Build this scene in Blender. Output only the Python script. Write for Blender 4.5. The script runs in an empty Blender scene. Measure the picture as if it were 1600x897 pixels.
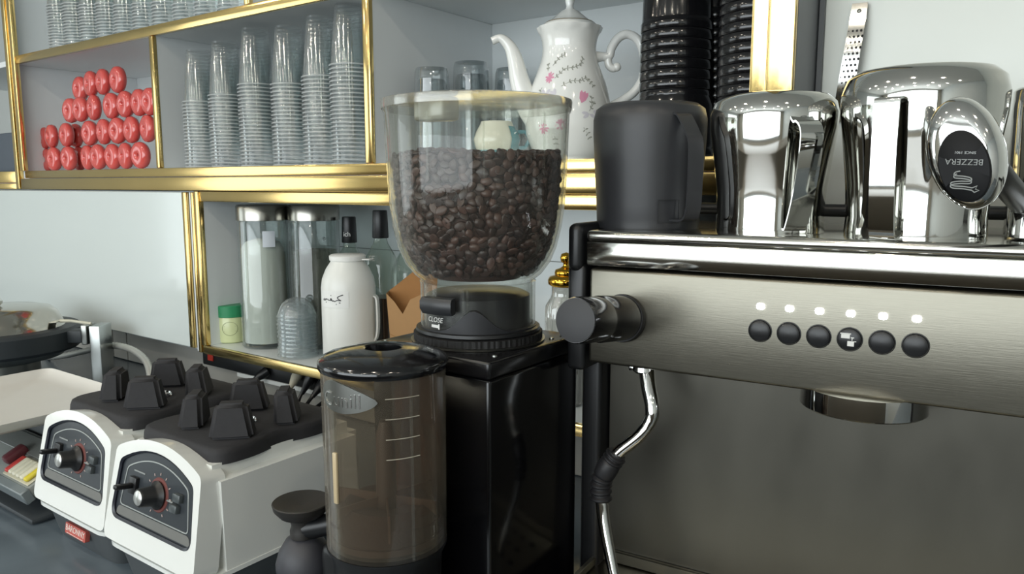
import bpy, bmesh, math, random
from mathutils import Vector, Matrix
random.seed(7)
sc = bpy.context.scene
COL = sc.collection
PI = math.pi
# ------------------------------------------------------------------ camera
EYE = Vector((0, 0, 1.47)); FPX = 1190.0
PITCH = math.atan(161 / FPX); YAW = math.radians(35.66)
cd = bpy.data.cameras.new('camera'); cam = bpy.data.objects.new('camera', cd); COL.objects.link(cam)
cam.location = EYE; cam.rotation_euler = (PI/2 - PITCH, 0, YAW)
cd.sensor_width = 36; cd.lens = 36*FPX/1600; cd.clip_start = .02
sc.camera = cam
# ------------------------------------------------------------------ light
w = bpy.data.worlds.new('world'); sc.world = w; w.use_nodes = True
w.node_tree.nodes['Background'].inputs[0].default_value = (.86, .94, 1, 1)
w.node_tree.nodes['Background'].inputs[1].default_value = 1.0
def area(name, loc, rot, sx, sy, power, color):
    l = bpy.data.lights.new(name, 'AREA'); l.shape = 'RECTANGLE'; l.size = sx; l.size_y = sy; l.energy = power; l.color = color
    o = bpy.data.objects.new(name, l); COL.objects.link(o); o.location = loc; o.rotation_euler = rot; return o
area('shop_window_fill', (-.8, -3.42, 1.75), (math.radians(90), 0, 0), 5.7, 1.75, 185, (.90, .97, 1))  # unseen window daylight, stretched to the right as fill for the shelf bays
area('shop_entrance_daylight', (-4.93, -1.7, 1.55), (math.radians(90), 0, math.radians(-90)), 2.2, 1.9, 36, (.88, .97, 1))
LAMP = 9.0
sc.view_settings.view_transform = 'Standard'; sc.view_settings.look = 'None'
sc.view_settings.exposure = -0.42; sc.view_settings.gamma = 1; sc.view_settings.use_curve_mapping = False
sc.cycles.transparent_max_bounces = 64; sc.cycles.max_bounces = 10; sc.cycles.glossy_bounces = 6
sc.cycles.caustics_reflective = False; sc.cycles.caustics_refractive = False
# ------------------------------------------------------------------ helpers
cp, sp, cy, sy = math.cos(PITCH), math.sin(PITCH), math.cos(YAW), math.sin(YAW)
FH = Vector((-sy, cy, 0)); RT = Vector((cy, sy, 0)); ZU = Vector((0, 0, 1))
def at(px, py, X=None, Y=None, Z=None):
    d = (FH*cp - ZU*sp) + RT*((px-800)/FPX) - (FH*sp + ZU*cp)*((py-448.5)/FPX)
    t = (X-EYE.x)/d.x if X is not None else (Y-EYE.y)/d.y if Y is not None else (Z-EYE.z)/d.z
    return EYE + d*t
def lin(h):
    h = h.lstrip('#'); c = [int(h[i:i+2], 16)/255 for i in (0, 2, 4)]
    return tuple((x/12.92 if x <= .04045 else ((x+.055)/1.055)**2.4) for x in c) + (1,)
def nt(name):
    m = bpy.data.materials.new(name); m.use_nodes = True; t = m.node_tree; t.nodes.clear()
    o = t.nodes.new('ShaderNodeOutputMaterial'); return m, t, o
def M(name, col, rough=.5, metal=0, var=.06, scale=30, bump=0, stretch=None, spec=.5, coat=0, sss=0, rvar=0, emit=0):
    m, t, o = nt(name); N = t.nodes.new; L = t.links.new
    b = N('ShaderNodeBsdfPrincipled'); L(b.outputs[0], o.inputs[0]); c = lin(col)
    b.inputs['Roughness'].default_value = rough; b.inputs['Metallic'].default_value = metal
    b.inputs['Specular IOR Level'].default_value = spec; b.inputs['Coat Weight'].default_value = coat; b.inputs['Coat Roughness'].default_value = .06
    if sss: b.inputs['Subsurface Weight'].default_value = sss; b.inputs['Subsurface Radius'].default_value = (.02, .02, .02)
    tc = N('ShaderNodeTexCoord'); mp = N('ShaderNodeMapping'); L(tc.outputs['Object'], mp.inputs[0])
    if stretch: mp.inputs['Scale'].default_value = stretch
    n = N('ShaderNodeTexNoise'); n.inputs['Scale'].default_value = scale; n.inputs['Detail'].default_value = 3; L(mp.outputs[0], n.inputs[0])
    mx = N('ShaderNodeMix'); mx.data_type = 'RGBA'
    mx.inputs[6].default_value = tuple(max(0, x*(1-var)) for x in c[:3]) + (1,); mx.inputs[7].default_value = tuple(min(1, x*(1+var)) for x in c[:3]) + (1,)
    L(n.outputs[0], mx.inputs[0]); L(mx.outputs[2], b.inputs['Base Color'])
    if rvar:
        r = N('ShaderNodeMapRange'); r.inputs[3].default_value = max(.02, rough-rvar); r.inputs[4].default_value = rough+rvar; L(n.outputs[0], r.inputs[0]); L(r.outputs[0], b.inputs['Roughness'])
    if bump:
        bp = N('ShaderNodeBump'); bp.inputs['Strength'].default_value = bump; bp.inputs['Distance'].default_value = .002; L(n.outputs[0], bp.inputs['Height']); L(bp.outputs[0], b.inputs['Normal'])
    if emit:
        b.inputs['Emission Color'].default_value = c; b.inputs['Emission Strength'].default_value = emit
    return m
def film(name, tint, body, d0=.05, d1=.3, g0=.06, g1=.75, rough=.05, power=3):
    """thin clear plastic or glass wall: transparent, a little body colour, mirror sheen rising at the edges"""
    m, t, o = nt(name); N = t.nodes.new; L = t.links.new
    lw = N('ShaderNodeLayerWeight'); lw.inputs[0].default_value = .5
    pw = N('ShaderNodeMath'); pw.operation = 'POWER'; L(lw.outputs['Facing'], pw.inputs[0]); pw.inputs[1].default_value = power
    def rng(a, b_):
        r = N('ShaderNodeMapRange'); r.inputs[3].default_value = a; r.inputs[4].default_value = b_; L(pw.outputs[0], r.inputs[0]); return r.outputs[0]
    tr = N('ShaderNodeBsdfTransparent'); tr.inputs[0].default_value = lin(tint)
    df = N('ShaderNodeBsdfDiffuse'); df.inputs[0].default_value = lin(body)
    gl = N('ShaderNodeBsdfGlossy'); gl.inputs['Roughness'].default_value = rough
    nz = N('ShaderNodeTexNoise'); nz.inputs['Scale'].default_value = 40; bp = N('ShaderNodeBump'); bp.inputs['Strength'].default_value = .04; L(nz.outputs[0], bp.inputs['Height']); L(bp.outputs[0], gl.inputs['Normal'])
    a = N('ShaderNodeMixShader'); L(rng(d0, d1), a.inputs[0]); L(tr.outputs[0], a.inputs[1]); L(df.outputs[0], a.inputs[2])
    c = N('ShaderNodeMixShader'); L(rng(g0, g1), c.inputs[0]); L(a.outputs[0], c.inputs[1]); L(gl.outputs[0], c.inputs[2]); L(c.outputs[0], o.inputs[0])
    return m
class MB:
    def __init__(s): s.v = []; s.f = []
    def add(s, vs, fs, T=None):
        k = len(s.v); s.v += [tuple(T @ Vector(p)) if T is not None else tuple(p) for p in vs]; s.f += [tuple(i+k for i in f) for f in fs]; return s
    def box(s, x0, x1, y0, y1, z0, z1, bev=0, seg=2, T=None):
        bm = bmesh.new(); bmesh.ops.create_cube(bm, size=1)
        for v in bm.verts: v.co = Vector(((x0+x1)/2+v.co.x*(x1-x0), (y0+y1)/2+v.co.y*(y1-y0), (z0+z1)/2+v.co.z*(z1-z0)))
        if bev: bmesh.ops.bevel(bm, geom=bm.edges[:], offset=bev, segments=seg, affect='EDGES', profile=.5)
        return s.frombm(bm, T)
    def frombm(s, bm, T=None):
        bm.verts.index_update(); s.add([v.co[:] for v in bm.verts], [[v.index for v in f.verts] for f in bm.faces], T); bm.free(); return s
    def lathe(s, prof, seg=32, c=(0, 0, 0), T=None, rf=None, sx=1, sy=1):
        vs = []; fs = []; n = len(prof)
        for i in range(seg):
            a = 2*PI*i/seg
            for r, z in prof:
                rr = r*(rf(a, z) if rf else 1); vs.append((c[0]+rr*math.cos(a)*sx, c[1]+rr*math.sin(a)*sy, c[2]+z))
        for i in range(seg):
            j = (i+1) % seg
            for k in range(n-1):
                a, b, d, e = i*n+k, j*n+k, j*n+k+1, i*n+k+1
                if prof[k][0] < 1e-6: fs.append((a, d, e))
                elif prof[k+1][0] < 1e-6: fs.append((a, b, d))
                else: fs.append((a, b, d, e))
        return s.add(vs, fs, T)
    def tube(s, pts, r, seg=10, T=None, caps=True):
        P = [Vector(p) for p in pts]; n = len(P); R = r if isinstance(r, (list, tuple)) else [r]*n
        vs = []; fs = []; up = None
        for i, p in enumerate(P):
            t = (P[min(i+1, n-1)]-P[max(i-1, 0)]).normalized()
            if up is None: up = Vector((0, 0, 1)) if abs(t.z) < .9 else Vector((1, 0, 0))
            u = t.cross(up).normalized(); v = u.cross(t).normalized(); up = v
            for k in range(seg):
                a = 2*PI*k/seg; q = p+(u*math.cos(a)+v*math.sin(a))*R[i]; vs.append(q[:])
        for i in range(n-1):
            for k in range(seg):
                l = (k+1) % seg; fs.append((i*seg+k, i*seg+l, (i+1)*seg+l, (i+1)*seg+k))
        if caps: fs.append(tuple(range(seg))[::-1]); fs.append(tuple((n-1)*seg+k for k in range(seg)))
        return s.add(vs, fs, T)
    def ribbon(s, pts, side, w, t, T=None):
        """flat strap: rectangular section swept along pts, width along 'side'"""
        P = [Vector(p) for p in pts]; n = len(P); S = Vector(side).normalized(); vs = []; fs = []
        for i, p in enumerate(P):
            tg = (P[min(i+1, n-1)]-P[max(i-1, 0)]).normalized(); nn = tg.cross(S).normalized()
            ww = w[i] if isinstance(w, (list, tuple)) else w
            for a, b in ((-1, -1), (1, -1), (1, 1), (-1, 1)): vs.append((p+S*(a*ww/2)+nn*(b*t/2))[:])
        for i in range(n-1):
            for k in range(4): l = (k+1) % 4; fs.append((i*4+k, i*4+l, i*4+4+l, i*4+4+k))
        fs += [(0, 1, 2, 3), tuple((n-1)*4+k for k in (3, 2, 1, 0))]
        return s.add(vs, fs, T)
    def prism(s, poly, y0, y1, T=None):
        n = len(poly); vs = [(x, y0, z) for x, z in poly]+[(x, y1, z) for x, z in poly]
        fs = [tuple(range(n)), tuple(range(2*n-1, n-1, -1))]+[(i, i+n, (i+1) % n+n, (i+1) % n) for i in range(n)]
        return s.add(vs, fs, T)
    def ring(s, out, inn, y0, y1, T=None, yi=None):
        n = len(out); yi = y0 if yi is None else yi
        vs = [(x, y0, z) for x, z in out]+[(x, yi, z) for x, z in inn]+[(x, y1, z) for x, z in out]+[(x, y1, z) for x, z in inn]; fs = []
        for i in range(n):
            j = (i+1) % n; fs += [(i, n+i, n+j, j), (2*n+i, 2*n+j, 3*n+j, 3*n+i), (i, j, 2*n+j, 2*n+i), (n+i, 3*n+i, 3*n+j, n+j)]
        return s.add(vs, fs, T)
    def ball(s, c, r, seg=14, rings=9, T=None):
        r = r if isinstance(r, (list, tuple)) else (r, r, r)
        return s.lathe([(math.sin(PI*k/rings), -math.cos(PI*k/rings)) for k in range(rings+1)], seg, T=(T if T is not None else Matrix())@Matrix.Translation(c)@Matrix.Diagonal((*r, 1)))
    def mapped(s, fn, k0=0):
        s.v[k0:] = [tuple(fn(*p)) for p in s.v[k0:]]; return s
    def mesh(s, name, mat, smooth=True, ang=38):
        me = bpy.data.meshes.new(name); me.from_pydata(s.v, [], s.f); me.validate()
        bm = bmesh.new(); bm.from_mesh(me); bmesh.ops.recalc_face_normals(bm, faces=bm.faces); bm.to_mesh(me); bm.free()
        if smooth:
            me.polygons.foreach_set('use_smooth', [True]*len(me.polygons)); me.set_sharp_from_angle(angle=math.radians(ang))
        me.materials.append(mat); me.update(); return me
    def build(s, name, mat, parent=None, smooth=True, ang=38, label=None):
        o = bpy.data.objects.new(name, s.mesh(name, mat, smooth, ang)); COL.objects.link(o)
        if parent: o.parent = parent
        if label: o['label'] = label
        return o
def thing(name, label, cat, loc=(0, 0, 0), rz=0, group=None):
    o = bpy.data.objects.new(name, None); COL.objects.link(o); o.location = loc; o.rotation_euler = (0, 0, rz); o.empty_display_size = .02
    o['label'] = label; o['category'] = cat
    if group: o['group'] = group
    return o
def tag(o, label, cat, group=None, loc=None, rz=None):
    o['label'] = label; o['category'] = cat
    if group: o['group'] = group
    if loc is not None: o.location = loc
    if rz is not None: o.rotation_euler = (0, 0, rz)
    return o
def struct(name, mb, mat, parent=None, label=None, smooth=True):
    o = mb.build(name, mat, parent, smooth)
    if not parent: o['kind'] = 'structure'
    if label: o['label'] = label
    return o
def copy_tree(o, parent=None):
    c = o.copy(); COL.objects.link(c)
    if parent: c.parent = parent
    for ch in list(o.children): copy_tree(ch, c)
    return c
def txt(s, size, extrude=.0004, bold=0):
    """flat lettering as geometry in the x-y plane, centred"""
    cu = bpy.data.curves.new('lettering', 'FONT'); cu.body = s; cu.size = size; cu.extrude = extrude; cu.align_x = 'CENTER'; cu.align_y = 'CENTER'; cu.resolution_u = 3; cu.offset = bold
    o = bpy.data.objects.new('lettering', cu); COL.objects.link(o); dg = bpy.context.evaluated_depsgraph_get()
    me = bpy.data.meshes.new_from_object(o.evaluated_get(dg)); r = ([v.co[:] for v in me.vertices], [tuple(p.vertices) for p in me.polygons])
    bpy.data.objects.remove(o); bpy.data.meshes.remove(me); bpy.data.curves.remove(cu); return r
def rnd(poly, r, n=5):
    """round the corners of a closed polygon"""
    out = []; k = len(poly)
    for i in range(k):
        p = Vector(poly[i]); a = Vector(poly[i-1])-p; b = Vector(poly[(i+1) % k])-p
        rr = min(r[i] if isinstance(r, (list, tuple)) else r, a.length*.48, b.length*.48); A = p+a.normalized()*rr; B = p+b.normalized()*rr
        for j in range(n+1):
            t = j/n; q = A*(1-t)**2+p*2*t*(1-t)+B*t*t; out.append((q.x, q.y))
    return out
def smoothpath(pts, n=8):
    P = [Vector(p) for p in pts]; P = [P[0]*2-P[1]]+P+[P[-1]*2-P[-2]]; out = []
    for i in range(1, len(P)-2):
        for j in range(n):
            t = j/n; a, b, c, d = P[i-1:i+3]
            out.append(.5*((2*b)+(c-a)*t+(2*a-5*b+4*c-d)*t*t+(3*b-a-3*c+d)*t**3))
    out.append(P[-2]); return out
ORD = 'first second third fourth fifth sixth seventh eighth ninth tenth eleventh twelfth thirteenth fourteenth fifteenth sixteenth seventeenth eighteenth nineteenth twentieth twenty-first twenty-second twenty-third twenty-fourth twenty-fifth'.split()
X90 = Matrix.Rotation(PI/2, 4, 'X')      # x-y lettering -> x-z plane facing -Y
# ------------------------------------------------------------------ materials
brass = M('polished_brass', '#EECF8A', .15, 1, .05, 8, rvar=.04)
white_lam = M('white_laminate', '#DEE3E3', .3, 0, .02, 12)
white_in = M('white_shelf_board', '#E2E6E7', .42, 0, .025, 10)
door_white = M('glossy_white_door', '#D2DAD8', .14, 0, .015, 4, coat=.3)
wallp = M('painted_wall', '#BFC3C1', .7, 0, .04, 6, .05)
stone = M('grey_stone_slab', '#A3A19A', .3, 0, .25, 7, rvar=.06)
counterm = M('dark_grey_countertop', '#5A646C', .2, 0, .3, 9, rvar=.08)
alcovem = M('pale_metal_wall_panel', '#BFC2BC', .4, .25, .06, 5, rvar=.1)
floorm = M('grey_floor_tile', '#807D76', .4, 0, .1, 5)
ceilm = M('white_ceiling', '#D9D9D5', .8, 0, .02, 5)
chrome = M('polished_chrome', '#D8D8D6', .06, 1, .03, 12, rvar=.03)
steel = M('brushed_steel', '#7F7C71', .36, 1, .05, 60, .05, (.6, 8, 14), rvar=.05)
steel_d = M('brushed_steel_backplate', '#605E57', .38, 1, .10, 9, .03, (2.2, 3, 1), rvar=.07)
steel_g = M('satin_grey_steel', '#9A9C98', .3, 1, .05, 30)
blackpl = M('satin_black_plastic', '#141517', .38, 0, .1, 60)
blackgl = M('gloss_black_enamel', '#08080A', .07, 0, .1, 40, coat=.5)
blackmat = M('matt_black_coating', '#2E2F32', .42, 0, .08, 80, .03)
rubber = M('charcoal_rubber', '#242427', .75, 0, .2, 160, .15)
whitepl = M('white_moulded_plastic', '#E3E6E3', .22, 0, .015, 20, coat=.2)
# ------------------------------------------------------------------ the room
CT = .90                                          # counter top height
struct('floor', MB().box(-5, 2.6, -3.6, 1.7, -.05, 0), floorm)
struct('ceiling', MB().box(-5, 2.6, -3.6, 1.7, 2.75, 2.8), ceilm)
struct('wall_back', MB().box(-5, 2.6, 1.56, 1.7, 0, 2.75), wallp)
struct('wall_left', MB().box(-5.1, -5, -3.6, 1.7, 0, 2.75), wallp)
w2 = struct('window_2', MB().ring([(-1.15, .57), (1.15, .57), (1.15, 2.53), (-1.15, 2.53)], [(-1.1, .62), (1.1, .62), (1.1, 2.48), (-1.1, 2.48)], 0, .04, T=Matrix.Translation((-4.995, -1.7, 0))@Matrix.Rotation(PI/2, 4, 'Z')), steel_g)
struct('wall_right', MB().box(2.6, 2.7, -3.6, 1.7, 0, 2.75), wallp)
wf = MB().box(-5, -3.8, -3.6, -3.5, 0, 2.75).box(2.2, 2.6, -3.6, -3.5, 0, 2.75).box(-3.8, 2.2, -3.6, -3.5, 0, .8).box(-3.8, 2.2, -3.6, -3.5, 2.65, 2.75)
struct('wall_front', wf, M('warm_grey_wall', '#B5B0A4', .7))
win = struct('window_1', MB().ring([(-3.8, .8), (2.2, .8), (2.2, 2.65), (-3.8, 2.65)], [(-3.72, .88), (2.12, .88), (2.12, 2.57), (-3.72, 2.57)], -3.58, -3.52), steel_g)  # out-of-view shop front, right part added so fill reaches the dividers
win['kind'] = 'structure'
for mx_ in (-1.9, .1): MB().box(mx_-.03, mx_+.03, -3.57, -3.53, .88, 2.57).build('mullion', steel_g, win)
# pale wall panel right of the shelving, a little proud of the back wall
struct('wall_alcove', MB().box(-.317, 2.59, 1.238, 1.56, CT+.002, 2.749), alcovem)
struct('trim_1', MB().box(-.316, -.309, 1.228, 1.2375, CT+.01, 2.74), M('dark_joint_strip', '#55585A', .5))
# stone upstand behind the counter, in slabs with open joints
up = struct('baseboard_back', MB().box(-4.9, -.33, 1.262, 1.556, CT+.001, CT+.112), M('joint_grey', '#43443F', .6))
xs = [-4.88, -4.05, -3.3, -2.52, -2.43, -1.62, -.9, -.335]
for a, b in zip(xs[:-1], xs[1:]): MB().box(a+.002, b-.002, 1.242, 1.262, CT+.001, CT+.112, .0015, 1).build('stone_slab', stone, up)
ctop = MB().box(-4.95, 2.55, .28, 1.555, CT-.04, CT, .004, 2).build('countertop', counterm, smooth=True)
tag(ctop, 'dark grey polished countertop running under all the machines', 'countertop')
base_c = MB().box(-4.94, 2.54, .36, 1.55, .002, CT-.041).build('counter_base', M('grey_counter_front', '#5A5C5C', .5))
tag(base_c, 'grey counter carcass under the countertop', 'counter')
# opposite service counter behind the viewer, seen only as a dark reflection
svc = MB().box(-3.4, 2.2, -1.7, -1.1, .002, 1.05, .01, 2).build('service_counter', M('dark_wood_counter', '#6E685E', .4))
tag(svc, 'dark service counter across the aisle from the coffee machine', 'counter')
# ceiling downlights
lampm = M('lamp_diffuser', '#FFF3DF', .5, emit=230)
lamps = []
for ix, x in enumerate((-3.3, -2.3, -1.3, -.3, .7, 1.7)):
    for iy, y in enumerate((-2.4, -1.3, -.2)):
        lamps.append((x, y, ix, iy))
for x, y, ix, iy in lamps:
    t = thing('ceiling_light', 'round recessed downlight, %s from the left in the %s row from the window' % (ORD[ix], ORD[iy]), 'lamp', (x, y, 2.75), group='ceiling downlights')
    if not (ix or iy):
        fr = MB().lathe([(.05, -.001), (.065, -.001), (.066, -.006), (.05, -.010), (.05, -.001)], 24).mesh('frame', chrome)
        df = MB().lathe([(.0499, -.003), (0, -.003)], 20).mesh('diffuser', lampm)
    for n, me in (('frame', fr), ('diffuser', df)):
        o = bpy.data.objects.new(n, me); COL.objects.link(o); o.parent = t
# ------------------------------------------------------------------ shelving
ZS = EYE.z + .042        # top of the upper unit's bottom board
ZM = EYE.z + .384        # underside of its middle board
YS = 1.12; YB = 1.533
u = thing('cup_shelf', 'upper white wall shelf with brass edging and cup compartments', 'shelf', (0, 0, 0))
def bd(*a, n='shelf_board', m=white_in, p=u, bev=.0008): return MB().box(*a, bev, 1).build(n, m, p)
XL, XR = -2.80, -.340
bd(-3.6, XR-.003, YS+.012, YB, ZS-.05, ZS)
bd(-3.6, XR-.003, YS+.012, YB, ZM, ZM+.018)
bd(-3.6, XR-.003, YB, YB+.02, ZS-.05, 2.745, n='back_panel', m=white_lam)
bd(XR-.003, -.3195, YS+.012, YB+.02, ZS-.05, 2.745, n='side_panel', m=M('grey_side_panel', '#85888B', .45))
bd(XL-.02, XL+.002, YS+.012, YB, ZS, ZM, n='divider', m=white_in); bd(XL-.02, XL+.002, YS+.012, YB, ZM+.018, 2.74, n='divider')
bd(-1.975, -1.958, YS+.012, YB, ZS, ZM, n='divider'); bd(-1.177, -1.159, YS+.012, YB, ZS, ZM, n='divider')
bd(-1.177, -1.159, YS+.012, YB, ZM+.018, 2.74, n='divider'); bd(-1.563, -1.545, YS+.012, YB, ZM+.018, 2.74, n='divider')
def trimx(x0, x1, z0, z1, y=YS, p=u, proud=0): return MB().box(x0, x1, y-proud, y+.0125, z0, z1, .0018, 2).build('brass_trim', brass, p)
trimx(XL+.03, -.382, EYE.z+.019, ZS); trimx(XL+.005, -.359, EYE.z-.017, EYE.z+.0175, proud=.004)
trimx(XL+.03, -.382, ZM-.001, ZM+.024)
trimx(-3.6, XL-.035, EYE.z-.017, EYE.z+.002); trimx(-3.6, XL-.035, EYE.z+.004, ZS)
for a, b, pr in ((XL-.034, XL-.008, .004), (XL-.006, XL+.0, .0), (XL+.002, XL+.029, .002)):
    MB().box(a, b, YS-pr, YS+.0125, ZS-.058 if a < XL-.01 else ZS+.0005, 2.74, .0018, 2).build('brass_trim', brass, u)
for x0, x1, z0, z1 in ((-1.976, -1.957, ZS+.0005, ZM-.0015), (-1.178, -1.158, ZS+.0005, ZM-.0015), (-1.178, -1.158, ZM+.0245, 2.74), (-1.564, -1.544, ZM+.0245, 2.74)):
    MB().box(x0, x1, YS+.001, YS+.0125, z0, z1, .0018, 2).build('brass_trim', brass, u)
MB().box(-.381, -.3575, YS, YS+.0125, ZS-.022, 2.74, .0018, 2).build('brass_trim', brass, u)
MB().box(-.3565, -.3195, YS-.004, YS+.0125, ZS-.058, 2.74, .0018, 2).build('brass_trim', brass, u)
# lower open shelf
ZL = EYE.z - .42
l = thing('lower_shelf', 'low white open shelf under the cup shelf holding jars and bottles', 'shelf', (0, 0, 0))
XLL, XLR = -1.803, -.50
bd(XLL, XLR, YS+.012, YB, ZL-.02, ZL, p=l, m=white_lam); bd(XLL, XLR, YS+.012, YB, EYE.z-.043, EYE.z-.0185, p=l)
bd(XLL, XLR, YB, YB+.02, ZL-.02, EYE.z-.0185, n='back_panel', m=white_lam, p=l)
bd(XLL, XLL+.018, YS+.012, YB, ZL, EYE.z-.043, n='side_panel', m=white_in, p=l); bd(XLR-.018, XLR, YS+.012, YB, ZL, EYE.z-.043, n='side_panel', p=l)
trimx(XLL+.02, XLR, EYE.z-.044, EYE.z-.0185, p=l); trimx(XLL, XLR, ZL-.022, ZL+.0005, p=l)
MB().box(XLL-.002, XLL+.019, YS-.002, YS+.0125, ZL+.001, EYE.z-.0185, .0018, 2).build('brass_trim', brass, l)
MB().box(XLL+.02, XLR-.02, YB-.0008, YB-.0001, EYE.z-.185, EYE.z-.183).build('panel_joint', M('joint_line', '#7E827F', .6), l)
MB().lathe([(0, 0), (.005, .001), (.005, .004)], 10, T=Matrix.Translation((-1.76, 1.5, EYE.z-.16))@Matrix.Rotation(PI/2, 4, 'Y')).build('shelf_screw', blackpl, l)
# closed cupboard with the white door
cb = thing('cupboard', 'closed wall cupboard with a glossy white door edged in brass', 'cupboard', (0, 0, 0))
bd(-3.6, XLL-.004, YS+.02, YB+.02, ZL-.02, EYE.z-.0185, n='body', p=cb, m=white_lam)
bd(-3.6, -1.861, YS, YS+.0195, ZL-.012, EYE.z-.021, n='door', p=cb, m=door_white, bev=.002)
MB().box(-1.860, -1.838, YS-.002, YS+.0195, ZL-.012, EYE.z-.021, .002, 2).build('brass_trim', brass, cb)
MB().box(-1.836, -1.822, YS+.004, YS+.0195, ZL-.02, EYE.z-.021, .002, 2).build('white_filler', white_lam, cb)
MB().box(-1.820, -1.807, YS-.002, YS+.0195, ZL-.02, EYE.z-.021, .002, 2).build('brass_trim', brass, cb)
tag(MB().box(-3.3, -2.90, YS+.05, YB-.05, 0, .135, .006, 2).build('storage_box', M('slate_grey_card', '#4C545E', .6)), 'slate grey box on the shelf bay at the far left edge', 'box', loc=(0, 0, ZS))
#@@OBJECTS
# ------------------------------------------------------------------ coffee grinder
clear = film('clear_polycarbonate', '#F9FAF8', '#D2D2CC', .015, .22, .022, .7, .04, 3.2)
smoky = film('smoked_doser_plastic', '#F1EDE6', '#A39C90', .06, .38, .05, .6, .06, 2.2)
g = thing('coffee_grinder', 'black coffee grinder with a clear hopper of beans beside the espresso machine', 'coffee grinder', (-.576, .731, CT))
MB().box(-.092, .088, -.093, .093, .03, .359, .004, 3).build('body', M('black_body_enamel', '#08080A', .13, 0, .1, 40), g)
MB().box(-.095, .091, -.27, .10, .003, .032, .008, 3).build('base', blackgl, g)
MB().box(-.094, .090, -.0955, .096, .3595, .380, .004, 3).build('top_plate', M('black_top_plate', '#101012', .22, 0, .1, 40), g)
for x, y in ((.076, .075), (.076, .05), (.078, -.07), (-.08, -.08)): MB().lathe([(0, .3822), (.0028, .3818), (.0032, .3801)], 10, (x, y, 0)).build('screw', steel_g, g)
MB().lathe([(.078, .3801), (.082, .3805), (.083, .3825), (.078, .3830)], 48).build('collar_base_ring', steel_g, g)
MB().lathe([(.075, .3826), (.0785, .3832), (.0785, .3915), (.074, .3925)], 280, rf=lambda a, z: 1 + (.014 if (math.sin(a*70) > 0 and .383 < z < .392) else 0)).build('adjusting_ring', M('matt_black_ring', '#0F0F10', .6), g, ang=60)
MB().lathe([(.0745, .3922), (.0768, .394), (.0762, .3975), (.070, .399), (.0, .399)], 56).build('collar_lower', blackpl, g)
# black inner shell with the raised hump at the front, clear collar around it
vs = []; n = 72
for i in range(n):
    a = 2*PI*i/n; d = (math.degrees(a) - 304 + 180) % 360 - 180
    h = .3995 + .026*math.exp(-(d/19)**2); vs += [(.0722*math.cos(a), .0722*math.sin(a), .396), (.0722*math.cos(a), .0722*math.sin(a), h), (.066*math.cos(a), .066*math.sin(a), h+.001)]
fs = []
for i in range(n):
    j = (i+1) % n
    for k in (0, 1): fs.append((3*i+k, 3*j+k, 3*j+k+1, 3*i+k+1))
MB().add(vs, fs).build('collar_hump', M('graphite_plastic', '#1B1C20', .45), g)
MB().lathe([(.064, .398), (.064, .436), (.056, .440), (0, .441)], 40).build('throat', M('dark_navy_plastic', '#11131A', .3), g)
MB().lathe([(.0705, .3985), (.0705, .450), (.0715, .4535), (.069, .4545), (.0665, .452), (.0665, .3985)], 64).build('clear_collar', clear, g)
for a in (-66, -62, 15): MB().box(.0692, .0714, -.0011, .0011, .3995, .450, T=Matrix.Rotation(math.radians(a), 4, 'Z')).build('collar_seam', clear, g)
sh = MB()
for i in range(17):
    a = math.radians(256 + i*(31/16))
    for (rr, z) in ((.0725, .432), (.082, .431), (.086, .437), (.086, .446), (.083, .450), (.0725, .4505)): sh.v.append((rr*math.cos(a), rr*math.sin(a), z-.010))
for i in range(16):
    for k in range(6): l2 = (k+1) % 6; sh.f.append((i*6+k, i*6+l2, i*6+6+l2, i*6+6+k))
sh.f += [tuple(range(6)), tuple(16*6+k for k in range(6))]
sh.build('shutter_tab', M('slide_tab_plastic', '#26282B', .4), g)
# printed lettering on the collar, wrapped round it
def wrap(r, a0, z0, tilt=0):
    return lambda x, y, z: ((r+z)*math.cos(a0+x/r), (r+z)*math.sin(a0+x/r), z0+y)
whiteink = M('white_print', '#D8D8D4', .6)
v, f = txt('CLOSE', .0085, .0001); MB().add([(x+.2*y, y, z) for x, y, z in v], f).mapped(wrap(.0712, math.radians(263), .4125)).build('collar_lettering', whiteink, g)
MB().box(-.006, .006, -.0017, .0017, 0, .0002).box(.0055, .0075, -.0032, .0032, 0, .0002).mapped(wrap(.0712, math.radians(263), .4050)).build('collar_arrow', whiteink, g)
# hopper
HP = [(.0685, .4545), (.078, .462), (.0885, .476), (.0965, .495), (.1025, .52), (.1060, .548), (.1078, .575), (.1090, .61), (.1105, .652), (.1120, .654), (.1125, .6665)]
MB().lathe(HP+[(.1095, .6665), (.1085, .652), (.1065, .61), (.1052, .575), (.1032, .548), (.0998, .52), (.0940, .496), (.0865, .480), (.0765, .4665), (.067, .459)], 72).build('hopper', clear, g)
for a in (-48, -8, 20, -82, -110): MB().box(.1062, .1082, -.0008, .0008, .575, .648, T=Matrix.Rotation(math.radians(a), 4, 'Z')).build('hopper_rib', clear, g)
lidm = film('clear_lid_plastic', '#F8F8F6', '#D6D6D0', .06, .35, .06, .6, .06, 2.5)
lid = MB().lathe([(0, .669), (.108, .6685), (.1132, .6675), (.1138, .6655), (.1132, .657), (.1128, .657), (.1128, .667), (0, .6672)], 72).build('hopper_lid', lidm, g)
MB().box(-.026, .020, -.085, -.055, .640, .6668, .005, 3).build('lid_plug', film('lid_plug_plastic', '#DCDACC', '#C9C6B6', .35, .6, .06, .5, .08, 2), lid)
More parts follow.
